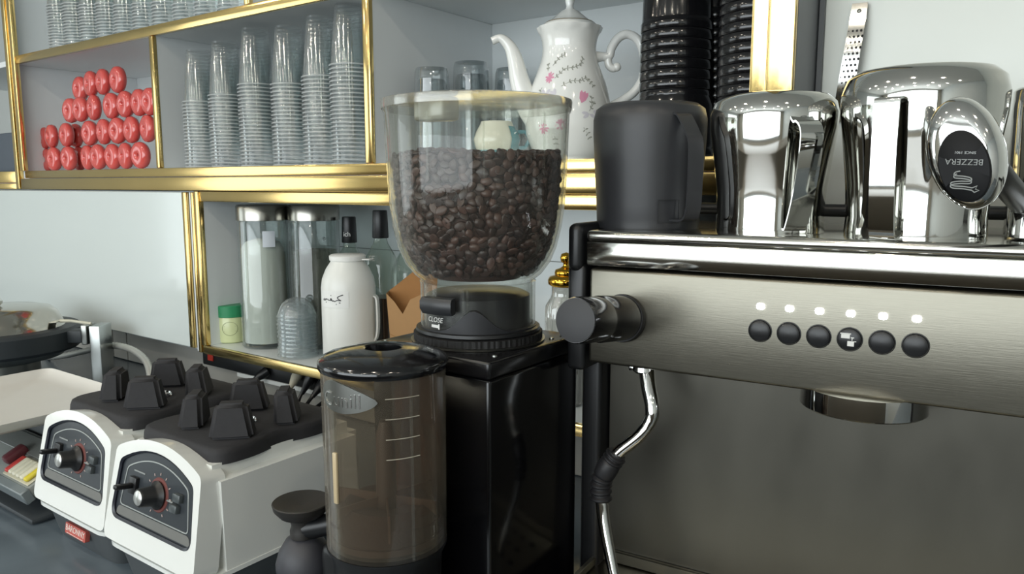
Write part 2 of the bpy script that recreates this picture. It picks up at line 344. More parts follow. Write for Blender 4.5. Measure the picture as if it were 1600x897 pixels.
# doser
D = Matrix.Translation((-.003, -.161, 0))
MB().lathe([(.0655, .181), (.0665, .379), (.0635, .379), (.0625, .184), (0, .183)], 64, T=D).build('doser_chamber', smoky, g)
MB().lathe([(.0685, .3765), (.0695, .378), (.0695, .3835), (.068, .3865), (.060, .3905), (.045, .3945), (.030, .3965), (.0215, .397), (.0195, .3955), (.0185, .387), (0, .386)], 64, T=D).build('doser_lid', M('gloss_black_lid', '#0E0F12', .12, 0, .1, 30, coat=.3), g)
MB().lathe([(.0622, .188), (.0622, .195), (.03, .199), (.012, .205), (.010, .300), (.006, .315), (0, .316)], 40, T=D).build('doser_hub', M('brown_stained_plastic', '#3A2A20', .5, 0, .3, 40), g)
for k in range(6):
    a = 2*PI*k/6+.3
    MB().box(.011, .0595, -.001, .001, .196, .232, T=D@Matrix.Rotation(a, 4, 'Z')).build('doser_vane', M('vane_plastic_%d' % k, '#4A3526', .5, 0, .3, 60), g)
MB().lathe([(.0605, .196), (.0605, .214), (.045, .226), (.02, .222), (.011, .215)], 40, T=D, rf=lambda a, z: 1+.05*math.sin(3*a+1)*(z > .2 and z < .22)).build('ground_coffee', M('ground_coffee', '#2E1D14', .95, 0, .4, 300, .4), g)['kind'] = 'stuff'
# coffee dust film on the inside wall
dust = MB()
for (a0, a1, z0, z1) in ((-35, 95, .225, .374),):
    nn = 24; k0 = len(dust.v)
    for i in range(nn+1):
        a = math.radians(a0+(a1-a0)*i/nn)
        for j in range(7): z = z0+(z1-z0)*j/6; dust.v.append((.0619*math.cos(a), .0619*math.sin(a), z))
    for i in range(nn):
        for j in range(6): q = k0+i*7+j; dust.f.append((q, q+7, q+8, q+1))
def dustmat():
    m, t, o = nt('coffee_dust_film'); N = t.nodes.new; L = t.links.new
    tc = N('ShaderNodeTexCoord'); nz = N('ShaderNodeTexNoise'); nz.inputs['Scale'].default_value = 22; nz.inputs['Detail'].default_value = 6; L(tc.outputs['Object'], nz.inputs[0])
    r = N('ShaderNodeMapRange'); r.inputs[1].default_value = .42; r.inputs[2].default_value = .7; r.inputs[3].default_value = .2; r.inputs[4].default_value = .75; L(nz.outputs[0], r.inputs[0])
    d = N('ShaderNodeBsdfDiffuse'); d.inputs[0].default_value = lin('#5A3524'); tr = N('ShaderNodeBsdfTransparent'); x = N('ShaderNodeMixShader'); L(r.outputs[0], x.inputs[0]); L(tr.outputs[0], x.inputs[1]); L(d.outputs[0], x.inputs[2]); L(x.outputs[0], o.inputs[0]); return m
dm = dustmat(); dust.v = [tuple(D @ Vector(p)) for p in dust.v]; dust.build('coffee_dust', dm, g)['kind'] = 'stuff'
for z in (.357, .336, .315, .294): 
    rb = MB()
    for i in range(15):
        a = math.radians(-44+i*2.2)
        for q in ((.0665, z), (.0672, z+.0005), (.0665, z+.001)): rb.v.append((q[0]*math.cos(a), q[0]*math.sin(a), q[1]))
    for i in range(14):
        for k in (0, 1): rb.f.append((i*3+k, i*3+3+k, i*3+4+k, i*3+1+k))
    rb.v = [tuple(D @ Vector(p)) for p in rb.v]; rb.build('level_mark', film('moulded_line_%d' % int(z*1000), '#FFFFFF', '#E8E2D0', .5, .8, .2, .5), g)
MB().box(.0645, .0675, -.0016, .0016,   .182, .377, T=D@Matrix.Rotation(math.radians(-95), 4, 'Z')).build('chamber_rib', clear, g)
MB().box(.0645, .0675, -.0010, .0010,   .182, .377, T=D@Matrix.Rotation(math.radians(-21), 4, 'Z')).build('chamber_rib', clear, g)
MB().box(.0655, .0690, -.0032, .0032, .243, .298, .0015, 2, T=D@Matrix.Rotation(math.radians(-94), 4, 'Z')).build('dose_window', M('aged_clear_tab', '#B9A888', .25), g)
MB().lathe([(.052, .032), (.055, .05), (.060, .165), (.066, .178), (.066, .1805), (0, .1805)], 48, T=D).build('doser_base', blackpl, g)
# leaf-shaped maker's plate wrapped on the chamber
top = [(-.030, .004), (-.024, .013), (-.012, .0155), (.004, .0115), (.018, .006), (.030, -.001)]; bot = [(.030, -.001), (.024, -.0065), (.012, -.011), (-.002, -.0135), (-.018, -.012), (-.027, -.006), (-.030, .004)]
poly = [(x*1.2+.004, y*1.15) for x, y in rnd(top+bot[1:-1], .004, 3)]
A0 = math.radians(277)
def plate_mesh(pts, z0, z1):
    xs_ = sorted(p[0] for p in pts); a, b = xs_[0], xs_[-1]; m = MB(); n = 26; rows = []
    for i in range(n+1):
        x = a+(b-a)*(.001+.998*i/n); ys = []
        for j in range(len(pts)):
            (x0, y0), (x1, y1) = pts[j], pts[(j+1) % len(pts)]
            if (x0-x)*(x1-x) <= 0 and x0 != x1: ys.append(y0+(y1-y0)*(x-x0)/(x1-x0))
        rows.append((x, min(ys), max(ys)))
    for x, lo, hi in rows: m.v += [(x, lo, z0), (x, lo, z1), (x, hi, z1), (x, hi, z0)]
    for i in range(n):
        for q in range(4): e = (q+1) % 4; m.f.append((4*i+q, 4*i+e, 4*i+4+e, 4*i+4+q))
    m.f += [(0, 1, 2, 3), (4*n, 4*n+1, 4*n+2, 4*n+3)]; return m
def wrapD(r, a0, z0): return lambda x, y, z: tuple(D @ Vector(((r+z)*math.cos(a0+x/r), (r+z)*math.sin(a0+x/r), z0+y)))
bp_ = plate_mesh(poly, .0004, .0020).mapped(wrapD(.0663, A0, .3565)).build('maker_plate', steel_g, g, label='leaf-shaped polished maker plate with raised lettering')
v, f = txt('Cunill', .021, .0006); MB().add(v, f).mapped(wrapD(.0683, A0-.03, .3545)).build('plate_lettering', M('plate_lettering_steel', '#D5D6D4', .22, 1), bp_)
# fixed tamper arm on the left of the doser
T1 = Matrix.Translation((-.112, -.190, -.012))
MB().lathe([(0, .213), (.020, .2145), (.0325, .2185), (.0335, .2175), (.0320, .211), (.0255, .203), (.0145, .1975), (.0125, .19), (.0145, .184), (.0145, .176), (0, .176)], 40, T=T1).build('tamper_disc', M('worn_black_tamper', '#242220', .5, 0, .35, 60), g)
MB().tube([(-.112, -.190, .172), (-.085, -.178, .180), (-.060, -.166, .188)], [.013, .0125, .014], 14).build('tamper_arm', blackpl, g)
MB().lathe([(.0, .164), (.012, .163), (.021, .157), (.029, .144), (.033, .130), (.033, .122), (.029, .116), (0, .113)], 36, T=Matrix.Translation((-.113, -.188, .002))).build('tamper_bulb', M('dull_black_bulb', '#33343A', .5, 0, .1, 60), g)
MB().box(-.075, -.03, -.20, -.12, .10, .17, .012, 3).build('tamper_bracket', blackpl, g)
MB().tube([(-.105, -.182, .128), (-.10, -.18, .10), (-.06, -.165, .10)], .010, 10).build('tamper_strut', blackpl, g)
# beans
def bean_mesh():
    bm = []; fs = []; R_ = 5; S = 8
    for i in range(R_+1):
        t = PI*i/R_
        for j in range(S):
            p = 2*PI*j/S; x = -math.cos(t); y = math.sin(t)*math.cos(p)*.80; z = math.sin(t)*math.sin(p)*.52
            if z < 0: z *= .55
            if j in (6,): z *= .1
            bm.append((x, y, z))
    for i in range(R_):
        for j in range(S): q = (j+1) % S; fs.append((i*S+j, i*S+q, i*S+S+q, i*S+S+j))
    return bm, fs
bv, bf = bean_mesh(); beans = MB(); BP = [(.066, .4585), (.0755, .467), (.0855, .481), (.093, .497), (.0985, .52), (.102, .548), (.104, .575), (.1055, .604)]
def rad(z):
    for (r0, z0), (r1, z1) in zip(BP[:-1], BP[1:]):
        if z0 <= z <= z1: return r0+(r1-r0)*(z-z0)/(z1-z0)
    return BP[-1][0]
rng = random.Random(3)
def put(pos, nrm, s):
    n_ = Vector(nrm).normalized(); a = Vector((rng.uniform(-1, 1), rng.uniform(-1, 1), rng.uniform(-1, 1))); n_ = (n_+a*.45).normalized()
    t = n_.orthogonal().normalized(); t = (Matrix.Rotation(rng.uniform(0, 6.28), 3, n_) @ t); b = n_.cross(t); sg = rng.choice((1, -1))
    Mx = Matrix(((t.x, b.x, n_.x*sg), (t.y, b.y, n_.y*sg), (t.z, b.z, n_.z*sg))).to_4x4(); Mx.translation = pos
    beans.add(bv, bf, Mx @ Matrix.Diagonal((s, s*rng.uniform(.9, 1.08), s*rng.uniform(.9, 1.1), 1)))
for layer, off in ((0, .0055), (1, .0115)):
    z = .4685
    while z < .601:
        r = rad(z)-off; n_ = max(8, int(2*PI*r/.0112)); ph = rng.random()
        for i in range(n_):
            a = 2*PI*(i+ph+rng.uniform(-.28, .28))/n_; zz = z+rng.uniform(-.003, .003); rr = rad(min(max(zz, .459), .603))-off-rng.uniform(0, .002)
            slope = 0 if zz > .52 else -.6
            put((rr*math.cos(a), rr*math.sin(a), zz), (math.cos(a), math.sin(a), slope), rng.uniform(.0063, .0074))
        z += .0082
for i in range(420):
    a = rng.uniform(0, 2*PI); r = .100*math.sqrt(rng.random()); put((r*math.cos(a), r*math.sin(a), .602+.004*math.sin(3*a)+rng.uniform(-.002, .003)), (0, 0, 1), rng.uniform(.0063, .0074))
beans.lathe([(.052, .457), (.075, .483), (.088, .52), (.092, .56), (.093, .594), (0, .596)], 40)
def beanmat():
    m, t, o = nt('roasted_bean'); N = t.nodes.new; L = t.links.new; b = N('ShaderNodeBsdfPrincipled'); L(b.outputs[0], o.inputs[0])
    ge = N('ShaderNodeNewGeometry'); cr = N('ShaderNodeValToRGB'); L(ge.outputs['Random Per Island'], cr.inputs[0])
    e = cr.color_ramp.elements; e[0].position = 0; e[0].color = lin('#2A1B19'); e[1].position = 1; e[1].color = lin('#503730'); k = e.new(.5); k.color = lin('#3B2823')
    L(cr.outputs[0], b.inputs['Base Color']); b.inputs['Roughness'].default_value = .38; return m
bo = beans.build('coffee_beans', beanmat(), None, ang=80); bo['kind'] = 'stuff'
tag(bo, 'dark roasted coffee beans filling the clear grinder hopper', 'coffee beans', loc=(-.576, .731, CT))
# ------------------------------------------------------------------ espresso machine
MR = math.radians(4.8)
e = thing('espresso_machine', 'brushed steel espresso machine with six lit buttons on the right', 'espresso machine', (-.452, .783, CT), MR)
W = .75
MB().box(.003, W, 0, .31, .357, .4715, .004, 3).build('front_panel', steel, e)
MB().box(0, W, -.002, .31, .4745, .503, .0015, 2).build('trim_strip', M('mirror_trim', '#C9C8C2', .09, 1, .02, 10), e)
MB().box(-.0005, W, -.005, .312, .5032, .516, .0055, 4).build('cup_tray', M('tray_edge_steel', '#D0CFC9', .16, 1, .03, 30), e)
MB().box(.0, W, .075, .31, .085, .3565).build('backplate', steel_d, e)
for x0, x1 in ((-.030, -.0025), (W+.0025, W+.03)):
    MB().box(x0, x1, .05, .315, .0, .47, .006, 3).build('side_panel', blackpl, e)
    MB().box(x0+.004, x1, -.001, .10, .345, .475, .006, 3).build('side_cheek', blackpl, e)
    MB().box(x0+.005, x1-.003, -.006, .318, .466, .524, .009, 4).build('side_cap', blackpl, e)
MB().tube(smoothpath([(-.016, .19, .512), (-.016, .205, .528), (-.016, .27, .534), (.0, .302, .534), (.05, .306, .534), (.70, .306, .534), (W+.012, .302, .532), (W+.012, .27, .532)], 6), .009, 10).build('cup_rail', blackpl, e)
# drip tray
MB().box(-.012, W, -.19, .0745, .002, .072, .004, 2).build('drip_tray', M('drip_tray_steel', '#8C887C', .3, 1, .08, 12), e)
MB().box(-.012, -.006, -.19, .0745, .0722, .083, .001, 1).build('tray_lip', steel, e)
MB().box(-.005, W, .0685, .0745, .0722, .088, .001, 1).build('tray_lip', steel, e)
hm = M('hole_dark', '#0B0B0B', .8)
for i in range(8):
    for j in range(3): MB().lathe([(0, .0727), (.0055, .0727), (.0065, .0721)], 14, (.030+i*.032+(.016 if j % 2 else 0), .034-j*.034, 0)).build('drain_hole', hm, e)
# steam tap
kd = Vector((-.006, -.112, .014)).normalized(); kq = kd.to_track_quat('Z', 'Y').to_matrix().to_4x4(); KT = Matrix.Translation((.047, .0, .415)) @ kq
MB().lathe([(.0, -.002), (.0275, -.002), (.0285, .002), (.0275, .006), (.0, .006)], 36, T=KT).build('tap_collar', M('black_rubber_ring', '#1A1A1B', .5), e)
tap = MB().lathe([(.0262, .004), (.0262, .06), (.0245, .064), (.0250, .068), (.0250, .111), (.0235, .115), (.0, .1155)], 44, T=KT).build('steam_tap', M('glossy_black_knob', '#111113', .16, 0, .05, 30, coat=.2), e)
MB().lathe([(0, .1157), (.0225, .1159), (.0232, .1156)], 36, T=KT).build('tap_end', M('matt_knob_end', '#2A2B2E', .55), tap)
# lights and buttons
led = M('button_light', '#F4F8FF', .3, emit=30)
for i in range(6):
    x = .2025+i*.0293
    MB().box(x-.0040, x+.0040, -.0012, .001, .4385, .4450, .0025, 3).build('button_light', led, e)
    b_ = MB().lathe([(0, .0042), (.0085, .004), (.0108, .0028), (.0115, .0)], 28, T=Matrix.Translation((x+.0005, 0, .4155))@Matrix.Rotation(PI/2, 4, 'X')).build('button', M('button_black_%d' % i, '#17181A', .35), e)
    MB().lathe([(.0116, .0008), (.0123, .0006), (.0125, -.0002)], 28, T=Matrix.Translation((x+.0005, 0, .4155))@Matrix.Rotation(PI/2, 4, 'X')).build('button_ring', blackpl, b_)
    if i == 3:
        BT = Matrix.Translation((x, -.0044, .4155)) @ X90
        MB().box(-.007, .001, .0015, .0062, 0, .0003, T=BT).box(-.008, .002, .0058, .0068, 0, .0003, T=BT).box(.002, .005, .002, .003, 0, .0003, T=BT).box(-.001, .0052, -.0062, -.001, 0, .0003, T=BT).box(.005, .0072, -.0015, -.0008, 0, .0003, T=BT).box(.0028, .0036, -.0005, .002, 0, .0003, T=BT).build('button_symbol', whiteink, b_)
# group head below the panel
MB().lathe([(.0, .358), (.062, .358), (.0625, .350), (.0625, .3375), (.061, .336), (.052, .336), (.051, .345), (0, .345)], 48, (.302, .045, 0)).build('group_head', chrome, e)
MB().lathe([(.0, .358), (.062, .358), (.0625, .350), (.0625, .3375), (.061, .336), (.052, .336), (.051, .345), (0, .345)], 48, (.58, .045, 0)).build('group_head', chrome, e)
# steam wand
MB().lathe([(0, .356), (.013, .356), (.0135, .351), (.010, .348), (0, .348)], 24, (.066, .02, 0)).box(.050, .062, .012, .026, .350, .356, .0015, 2).build('wand_joint', chrome, e)
wp = smoothpath([(.070, .02, .352), (.076, .012, .333), (.0835, .005, .313), (.083, .002, .297), (.072, -.004, .278), (.050, -.01, .256), (.0405, -.012, .240)], 6)
MB().tube(wp, [.0095-.0025*i/(len(wp)-1) if i < 20 else .0078 for i in range(len(wp))], 14).build('steam_wand', chrome, e)
wl = smoothpath([(.0305, -.016, .196), (.036, -.02, .170), (.049, -.028, .13), (.060, -.034, .098), (.066, -.036, .0785)], 6)
MB().tube(wl, [.0078-.002*i/(len(wl)-1) for i in range(len(wl))], 14).build('wand_nozzle', chrome, e)
gp = smoothpath([(.0475, -.0105, .254), (.038, -.0125, .238), (.0295, -.0145, .218), (.030, -.016, .194)], 12)
gr = [.0115+(.0018 if (i//2) % 2 else -.0004) if (i < 9 or i > 20) else .0125+.001*math.sin((i-9)/11*PI) for i in range(len(gp))]
MB().tube(gp, gr, 18).build('wand_grip', M('black_wand_rubber', '#1B1B1E', .5), e)
# ------------------------------------------------------------------ things on the machine
def on_machine(x, y, z=.516):
    c, s = math.cos(MR), math.sin(MR); return (-.452+x*c-y*s, .783+x*s+y*c, CT+z)
def pitcher(name, label, loc, prof, mat, hpath, haz, w, t, hm=None, seg=72):
    p = thing(name, label, 'pitcher', loc, group=None)
    b = MB().lathe(prof, seg).build('body', mat, p, ang=60)
    a = haz; o = Vector((math.cos(a), math.sin(a), 0)); sd = Vector((-math.sin(a), math.cos(a), 0))
    MB().ribbon([o*q.x+Vector((0, 0, q.y)) for q in smoothpath([(r, z, 0) for r, z in hpath], 7)], sd, w, t).build('handle', hm or mat, p, ang=60)
    return p
def toward(loc): d = -Vector((loc[0], loc[1])); return math.atan2(d.y, d.x)
L1 = on_machine(.040, .09)
pb = pitcher('milk_pitcher', 'matt black milk pitcher upside down at the left end of the machine', L1,
    [(.0625, .0), (.063, .002), (.0640, .03), (.0670, .08), (.0690, .115), (.0690, .132), (.066, .144), (.058, .150), (.03, .1515), (0, .1515)],
    blackmat, [(.069, .134), (.078, .130), (.094, .112), (.102, .096), (.102, .045), (.099, .022), (.090, .013), (.066, .012)], toward(L1)+math.radians(30), .019, .0022)
a = toward(L1)+math.radians(20)
MB().ring([(-.012, -.014), (.014, -.014), (.014, .014), (-.012, .014)], [(-.011, -.013), (.013, -.013), (.013, .013), (-.011, .013)], 0, .001).mapped(lambda x, y, z: ((.0672+y)*math.cos(a+x/.067), (.0672+y)*math.sin(a+x/.067), .022+z)).build('stamped_square', M('dark_stamp', '#1E1F22', .4), pb)
mirror = M('polished_pitcher_steel', '#CFCFCB', .05, 1, .04, 14, .015, rvar=.03)
L2 = on_machine(.188, .088)
pitcher('milk_pitcher', 'medium polished steel milk pitcher upside down between the black and large pitchers', L2,
    [(.059, .0), (.0595, .004), (.0585, .02), (.0600, .05), (.0645, .085), (.0685, .115), (.0690, .132), (.066, .144), (.058, .151), (.045, .1535), (0, .154)],
    mirror, [(.066, .124), (.074, .118), (.080, .118), (.089, .112), (.0925, .100), (.088, .07), (.078, .035), (.066, .008), (.060, .006)], toward(L2)+math.radians(24), .024, .0022)
L3 = on_machine(.336, .082)
pitcher('milk_pitcher', 'large polished steel milk pitcher upside down behind the badged handle', L3,
    [(.0665, .0), (.067, .004), (.066, .02), (.0680, .055), (.0725, .095), (.0765, .125), (.0770, .145), (.0735, .159), (.064, .167), (.050, .1695), (0, .170)],
    mirror, [(.074, .132), (.084, .134), (.096, .133), (.099, .126), (.099, .07), (.096, .03), (.090, .004), (.078, .003), (.066, .008)], toward(L3)-math.radians(17), .023, .0022)
L4 = on_machine(.458, .165)
pitcher('milk_pitcher', 'polished steel milk pitcher cut off by the right edge of the picture', L4,
    [(.040, .0), (.0405, .004), (.040, .02), (.041, .06), (.0415, .13), (.0415, .150), (.039, .153), (0, .153)],
    mirror, [(.0405, .13), (.055, .125), (.062, .11), (.060, .06), (.050, .03), (.040, .03)], toward(L4)-math.radians(10), .018, .002)
# portafilter lying upside down, chrome handle end with its oval badge towards the viewer
pf = thing('portafilter', 'chrome portafilter lying on the machine with an oval black badge on its handle', 'portafilter', on_machine(.40, .06, .518))
PV = Vector(at(1506, 240, Y=.70))-Vector(pf.location)        # middle of the knob, in the thing's frame
ax = (Vector((.02, .10, -.055))-PV).normalized()
vd = (EYE-(PV+Vector(pf.location))).normalized()              # handle end faces the aisle
up_ = (ZU-RT*.38).normalized()*-1
fx = (vd*.80+FH*-.2+RT*-.42).normalized(); rx = up_.cross(fx).normalized(); ux = fx.cross(rx)
K = Matrix(((rx.x, ux.x, fx.x), (rx.y, ux.y, fx.y), (rx.z, ux.z, fx.z))).to_4x4(); K.translation = PV
MB().lathe([(0, .0135), (.6, .0130), (.82, .0105), (.95, .004), (1.0, -.006), (.97, -.018), (.86, -.032), (.66, -.046), (.47, -.058), (.40, -.072)], 48, T=K, sx=.0265, sy=.0455).build('handle', chrome, pf, ang=70)
KB = K @ Matrix.Translation((-.001, .0105, 0))
MB().lathe([(0, .0150), (.0168, .0147), (.0176, .0140), (.0176, .0085)], 40, T=KB, sy=1.6).build('badge', M('black_enamel_badge', '#0A0B0D', .5, spec=.2), pf)
KR = KB @ Matrix.Rotation(math.radians(-18), 4, 'Z')
v, f = txt('BEZZERA', .0064, .0002); MB().add([(p[0], p[1]-.0035, p[2]+.0154) for p in v], f, KR).build('badge_lettering', M('badge_silver', '#7F8280', .5, .3), pf)
v, f = txt('SINCE 1901', .003, .0002); MB().add([(p[0], p[1]-.0105, p[2]+.0154) for p in v], f, KR).build('badge_lettering', M('badge_silver_small', '#8E908E', .4, .5), pf)
snake = smoothpath([(a*.85, b*.78-.001, c) for a, b, c in [(.002, .006, 0), (.006, .0075, 0), (.006, .0105, 0), (-.001, .011, 0), (-.007, .0125, 0), (-.007, .0155, 0), (.001, .016, 0), (.008, .0175, 0), (.007, .0205, 0), (-.002, .021, 0), (-.009, .022, 0)]], 6)
MB().tube([(x*1.0, y, .0154) for x, y, z in snake], .0006, 6, T=KR).tube([(x, y+.0018, .0154) for x, y, z in snake[3:]], .0006, 6, T=KR).tube([(-.0077, .0162, .0154), (-.011, .0145, .0154), (-.010, .017, .0154), (-.0125, .0178, .0154), (-.0095, .0195, .0154), (-.0077, .018, .0154)], .0006, 6, T=KR).build('badge_emblem', M('badge_silver_line', '#7F8280', .5, .3), pf)
nk = PV-fx*.068
MB().tube(smoothpath([nk[:], (nk+Vector((.012, .025, -.02)))[:], (.03, .02, .03), (.032, .025, .025)], 6), [.0115]*12+[.010]*7, 16).build('neck', blackpl, pf)
MB().lathe([(.030, .0), (.0345, .001), (.0345, .030), (.032, .034), (.012, .037), (0, .037)], 40, (.050, .020, 0)).build('basket_holder', chrome, pf)
# ------------------------------------------------------------------ blenders
def arch(hb, ht, z0, z1, za, r, n=6):
    top = [(-ht+2*ht*i/12, z1+(za-z1)*(1-(i/6-1)**2)) for i in range(1, 12)]
    return rnd([(hb, z0), (-hb, z0), (-ht, z1)]+top[0:0]+[(p[0], p[1]) for p in top]+[(ht, z1)], [r, r, r*.8]+[.003]*11+[r*.8], n)
TILT = Matrix.Translation((0, .0, .06)) @ Matrix.Rotation(math.radians(-11), 4, 'X') @ Matrix.Translation((0, 0, -.06))
panelm = M('dark_control_panel', '#33383D', .3, 0, .06, 200)
def blender(loc, label):
    b = thing('commercial_blender', label, 'blender base', loc, group='white blender bases')
    sh_ = MB(); bm = bmesh.new(); bmesh.ops.create_cube(bm, size=1)
    for v in bm.verts:
        t = v.co.z+.5; v.co = Vector((v.co.x*2*(.114-.004*t), .02+(v.co.y+.5)*.27, .060+t*.143))
    bmesh.ops.bevel(bm, geom=[e for e in bm.edges if abs(e.verts[0].co.z-e.verts[1].co.z) > .05 or min(e.verts[0].co.z, e.verts[1].co.z) > .15], offset=.018, segments=4, affect='EDGES')
    sh_.frombm(bm); sh_.build('shell', whitepl, b)
    lip = [(-.1155, -.008), (.1155, -.008), (.1155, .294), (-.1155, .294)]
    MB().prism(rnd(lip, [.03, .03, .02, .02], 6), 0, .006, T=Matrix.Translation((0, 0, .063))@Matrix.Rotation(-PI/2, 4, 'X')).build('shell_lip', whitepl, b)
    dk = MB(); n = 28
    for s, z in ((.90, .0), (.93, .012), (1.0, .0565)):
        for x, y in rnd([(-.112, .002), (.112, .002), (.112, .286), (-.112, .286)], [.03, .03, .02, .02], 6): dk.v.append((x*s, .145+(y-.145)*s, z))
    for k in (0, 1):
        for i in range(n): j = (i+1) % n; dk.f.append((k*n+i, k*n+j, k*n+n+j, k*n+n+i))
    dk.f += [tuple(range(n)), tuple(2*n+i for i in range(n))]
    dk.build('base', M('dark_grey_blender_base', '#4B5053', .45, 0, .08, 50), b)
    out = arch(.1135, .105, .066, .197, .222, .014); inn = arch(.101, .091, .098, .182, .2075, .020)
    MB().ring(out, inn, -.012, .024, T=TILT).build('bezel', whitepl, b, ang=30)
    gask = arch(.101, .091, .098, .182, .2075, .020); g2 = arch(.0975, .0880, .1015, .180, .2045, .018)
    MB().ring(gask, g2, -.0125, .02, T=TILT, yi=-.0105).build('panel_gasket', M('navy_black_gasket', '#191C26', .3), b)
    p = MB().prism(g2, -.008, .015, T=TILT).build('control_panel', panelm, b)
    o1 = arch(.086, .076, .118, .174, .194, .008); o2 = arch(.0845, .0745, .1195, .1725, .1925, .007)
    MB().ring(o1, o2, -.0088, -.007, T=TILT).build('panel_outline', M('panel_outline_grey', '#9BA1A0', .5), p)
    MB().prism(rnd([(-.093, .1035), (.093, .1035), (.088, .1165), (-.088, .1165)], .006, 4), -.0088, -.0075, T=TILT).build('panel_band', M('panel_band_grey', '#6E6F6C', .5), p)
    KN = TILT @ Matrix.Translation((.008, -.008, .152)) @ Matrix.Rotation(PI/2, 4, 'X')
    MB().lathe([(.0, .0012), (.0225, .0012), (.0235, .0)], 32, T=KN).build('dial_plate', M('dull_red_dial', '#6B3A36', .6), p)
    tk = MB()
    for i in range(11):
        a = math.radians(-60+i*30); tk.box(.0265, .030, -.0006, .0006, 0, .0008, T=KN@Matrix.Rotation(a, 4, 'Z'))
    tk.build('dial_marks', M('dial_mark_print', '#B9A7A2', .6), p)
    kn = MB().lathe([(.0185, .001), (.0195, .004), (.0150, .008), (.0130, .011), (.0125, .0275), (.0112, .0295), (0, .0296)], 30, T=KN, rf=lambda a, z: 1+(.03*math.sin(14*a) if .008 < z < .033 else 0)).build('knob', blackpl, b)
    MB().lathe([(0, .0310), (.0085, .0307), (.0100, .0296)], 24, T=KN).build('knob_cap', M('silver_knob_cap', '#C9CBC8', .3, .7), kn)
    tg = TILT @ Matrix.Translation((-.052, -.008, .152))
    MB().box(-.0095, .0095, -.006, .001, -.012, .012, .002, 2, T=tg).box(-.005, .005, -.030, -.004, -.0035, .0035, .0025, 2, T=tg).build('toggle_switch', blackpl, b)
    MB().box(-.058, -.030, -.0088, -.0078, .171, .173, T=TILT).build('switch_print', M('panel_print', '#868B8B', .6), p)
    for dx, dz in ((.058, .160), (.053, .145)):
        MB().box(-.0085, .0085, -.007, .001, -.0055, .0055, .0015, 2, T=TILT@Matrix.Translation((dx, -.008, dz))).build('rocker_switch', M('grey_rocker', '#4A5052', .3), b)
    MB().box(.030, .044, -.0105, -.007, .149, .1515, .001, 1, T=TILT).build('pulse_lever', M('light_lever', '#8B9090', .4), b)
    # rubber sound pad with its four cup posts
    pad = rnd([(-.098, .045), (.092, .045), (.098, .10), (.084, .15), (.098, .20), (.090, .262), (-.098, .262), (-.102, .20), (-.09, .15), (-.104, .10)], [.04, .05, .03, .03, .03, .04, .04, .03, .03, .03], 6)
    pm = MB(); n = len(pad)
    for s, z in ((1.03, .2000), (1.02, .212), (1.0, .219), (.965, .2215)):
        for x, y in pad: pm.v.append((x*s, .153+(y-.153)*s, z))
    for k in range(3):
        for i in range(n): j = (i+1) % n; pm.f.append((k*n+i, k*n+j, k*n+n+j, k*n+n+i))
    pm.f += [tuple(range(n)), tuple(3*n+i for i in range(n))]
    pm.build('rubber_pad', rubber, b, ang=50)
    for sx_, sy_ in ((1, -1), (-1, -1), (1, 1), (-1, 1)):
        a = math.atan2(sy_, sx_); pp = Matrix.Translation((.012+sx_*.047, .140+sy_*.047, 0))@Matrix.Rotation(a, 4, 'Z'); bm = bmesh.new(); bmesh.ops.create_cube(bm, size=1)
        for v in bm.verts:
            t = v.co.z+.5; v.co = Vector((v.co.x*(.036-.011*t)-.004*t, v.co.y*(.062-.020*t), .220+t*.050))
        bmesh.ops.bevel(bm, geom=bm.edges[:], offset=.006, segments=3, affect='EDGES'); MB().frombm(bm, pp).build('pad_post', rubber, b, ang=50)
    MB().lathe([(.0, .2235), (.012, .2235), (.0125, .2225), (.019, .2225), (.0205, .225), (.022, .223), (.022, .220)], 28, (.012, .140, 0)).build('drive_socket', chrome, b)
    return b
BL1 = (-.972, .512, CT); BL2 = (-1.206, .516, CT)
blender(BL1, 'white blender base standing right of the other, nearer the coffee grinder')
b2 = blender(BL2, 'white blender base standing left of the other, beside the weighing scale')
T = Matrix.Translation((0.002, .002, .034))@Matrix.Rotation(math.radians(-9), 4, 'X')
bpn = MB().prism(rnd([(-.032, -.0085), (.032, -.0085), (.032, .0085), (-.032, .0085)], .002, 3), -.003, .004, T=T).build('brand_plate', M('red_brand_plate', '#B4554C', .5, 0, .1, 60), b2, label='red name plate on the dark base')
v, f = txt('BARONNY', .0125, .0003); MB().add(v, f, T@Matrix.Translation((0, -.0032, .001))@X90@Matrix.Diagonal((1, 1.1, 1, 1))).box(-.026, .026, -.0036, -.003, -.0072, -.0066, T=T).build('brand_lettering', M('plate_print', '#E6D6CF', .6), bpn)
# ------------------------------------------------------------------ weighing scale
s = thing('weighing_scale', 'white tray weighing scale with coloured keys left of the blenders', 'scale', (-1.56, .60, CT))
tr = MB(); 
def trayloop(x0, x1, y0, y1, r, z): return [(x, y, z) for x, y in rnd([(x0, y0), (x1, y0), (x1, y1), (x0, y1)], r, 6)]
loops = [trayloop(-.195, .135, -.20, .115, .02, .150), trayloop(-.205, .147, -.21, .127, .022, .158), trayloop(-.212, .154, -.217, .134, .026, .172), trayloop(-.210, .152, -.215, .132, .025, .1725), trayloop(-.198, .140, -.205, .120, .02, .160), trayloop(-.180, .120, -.185, .10, .018, .1565)]
n = len(loops[0]); tr.v = [p for L_ in loops for p in L_]
for k in range(len(loops)-1):
    for i in range(n): j = (i+1) % n; tr.f.append((k*n+i, k*n+j, k*n+n+j, k*n+n+i))
tr.f += [tuple(range(n)), tuple((len(loops)-1)*n+i for i in range(n))]
tr.build('tray', M('scale_tray_plastic', '#D5D3CD', .3, 0, .03, 14), s)
MB().box(-.17, .11, .012, .10, .02, .152, .012, 3).build('body', M('scale_body_grey', '#54595A', .5), s)
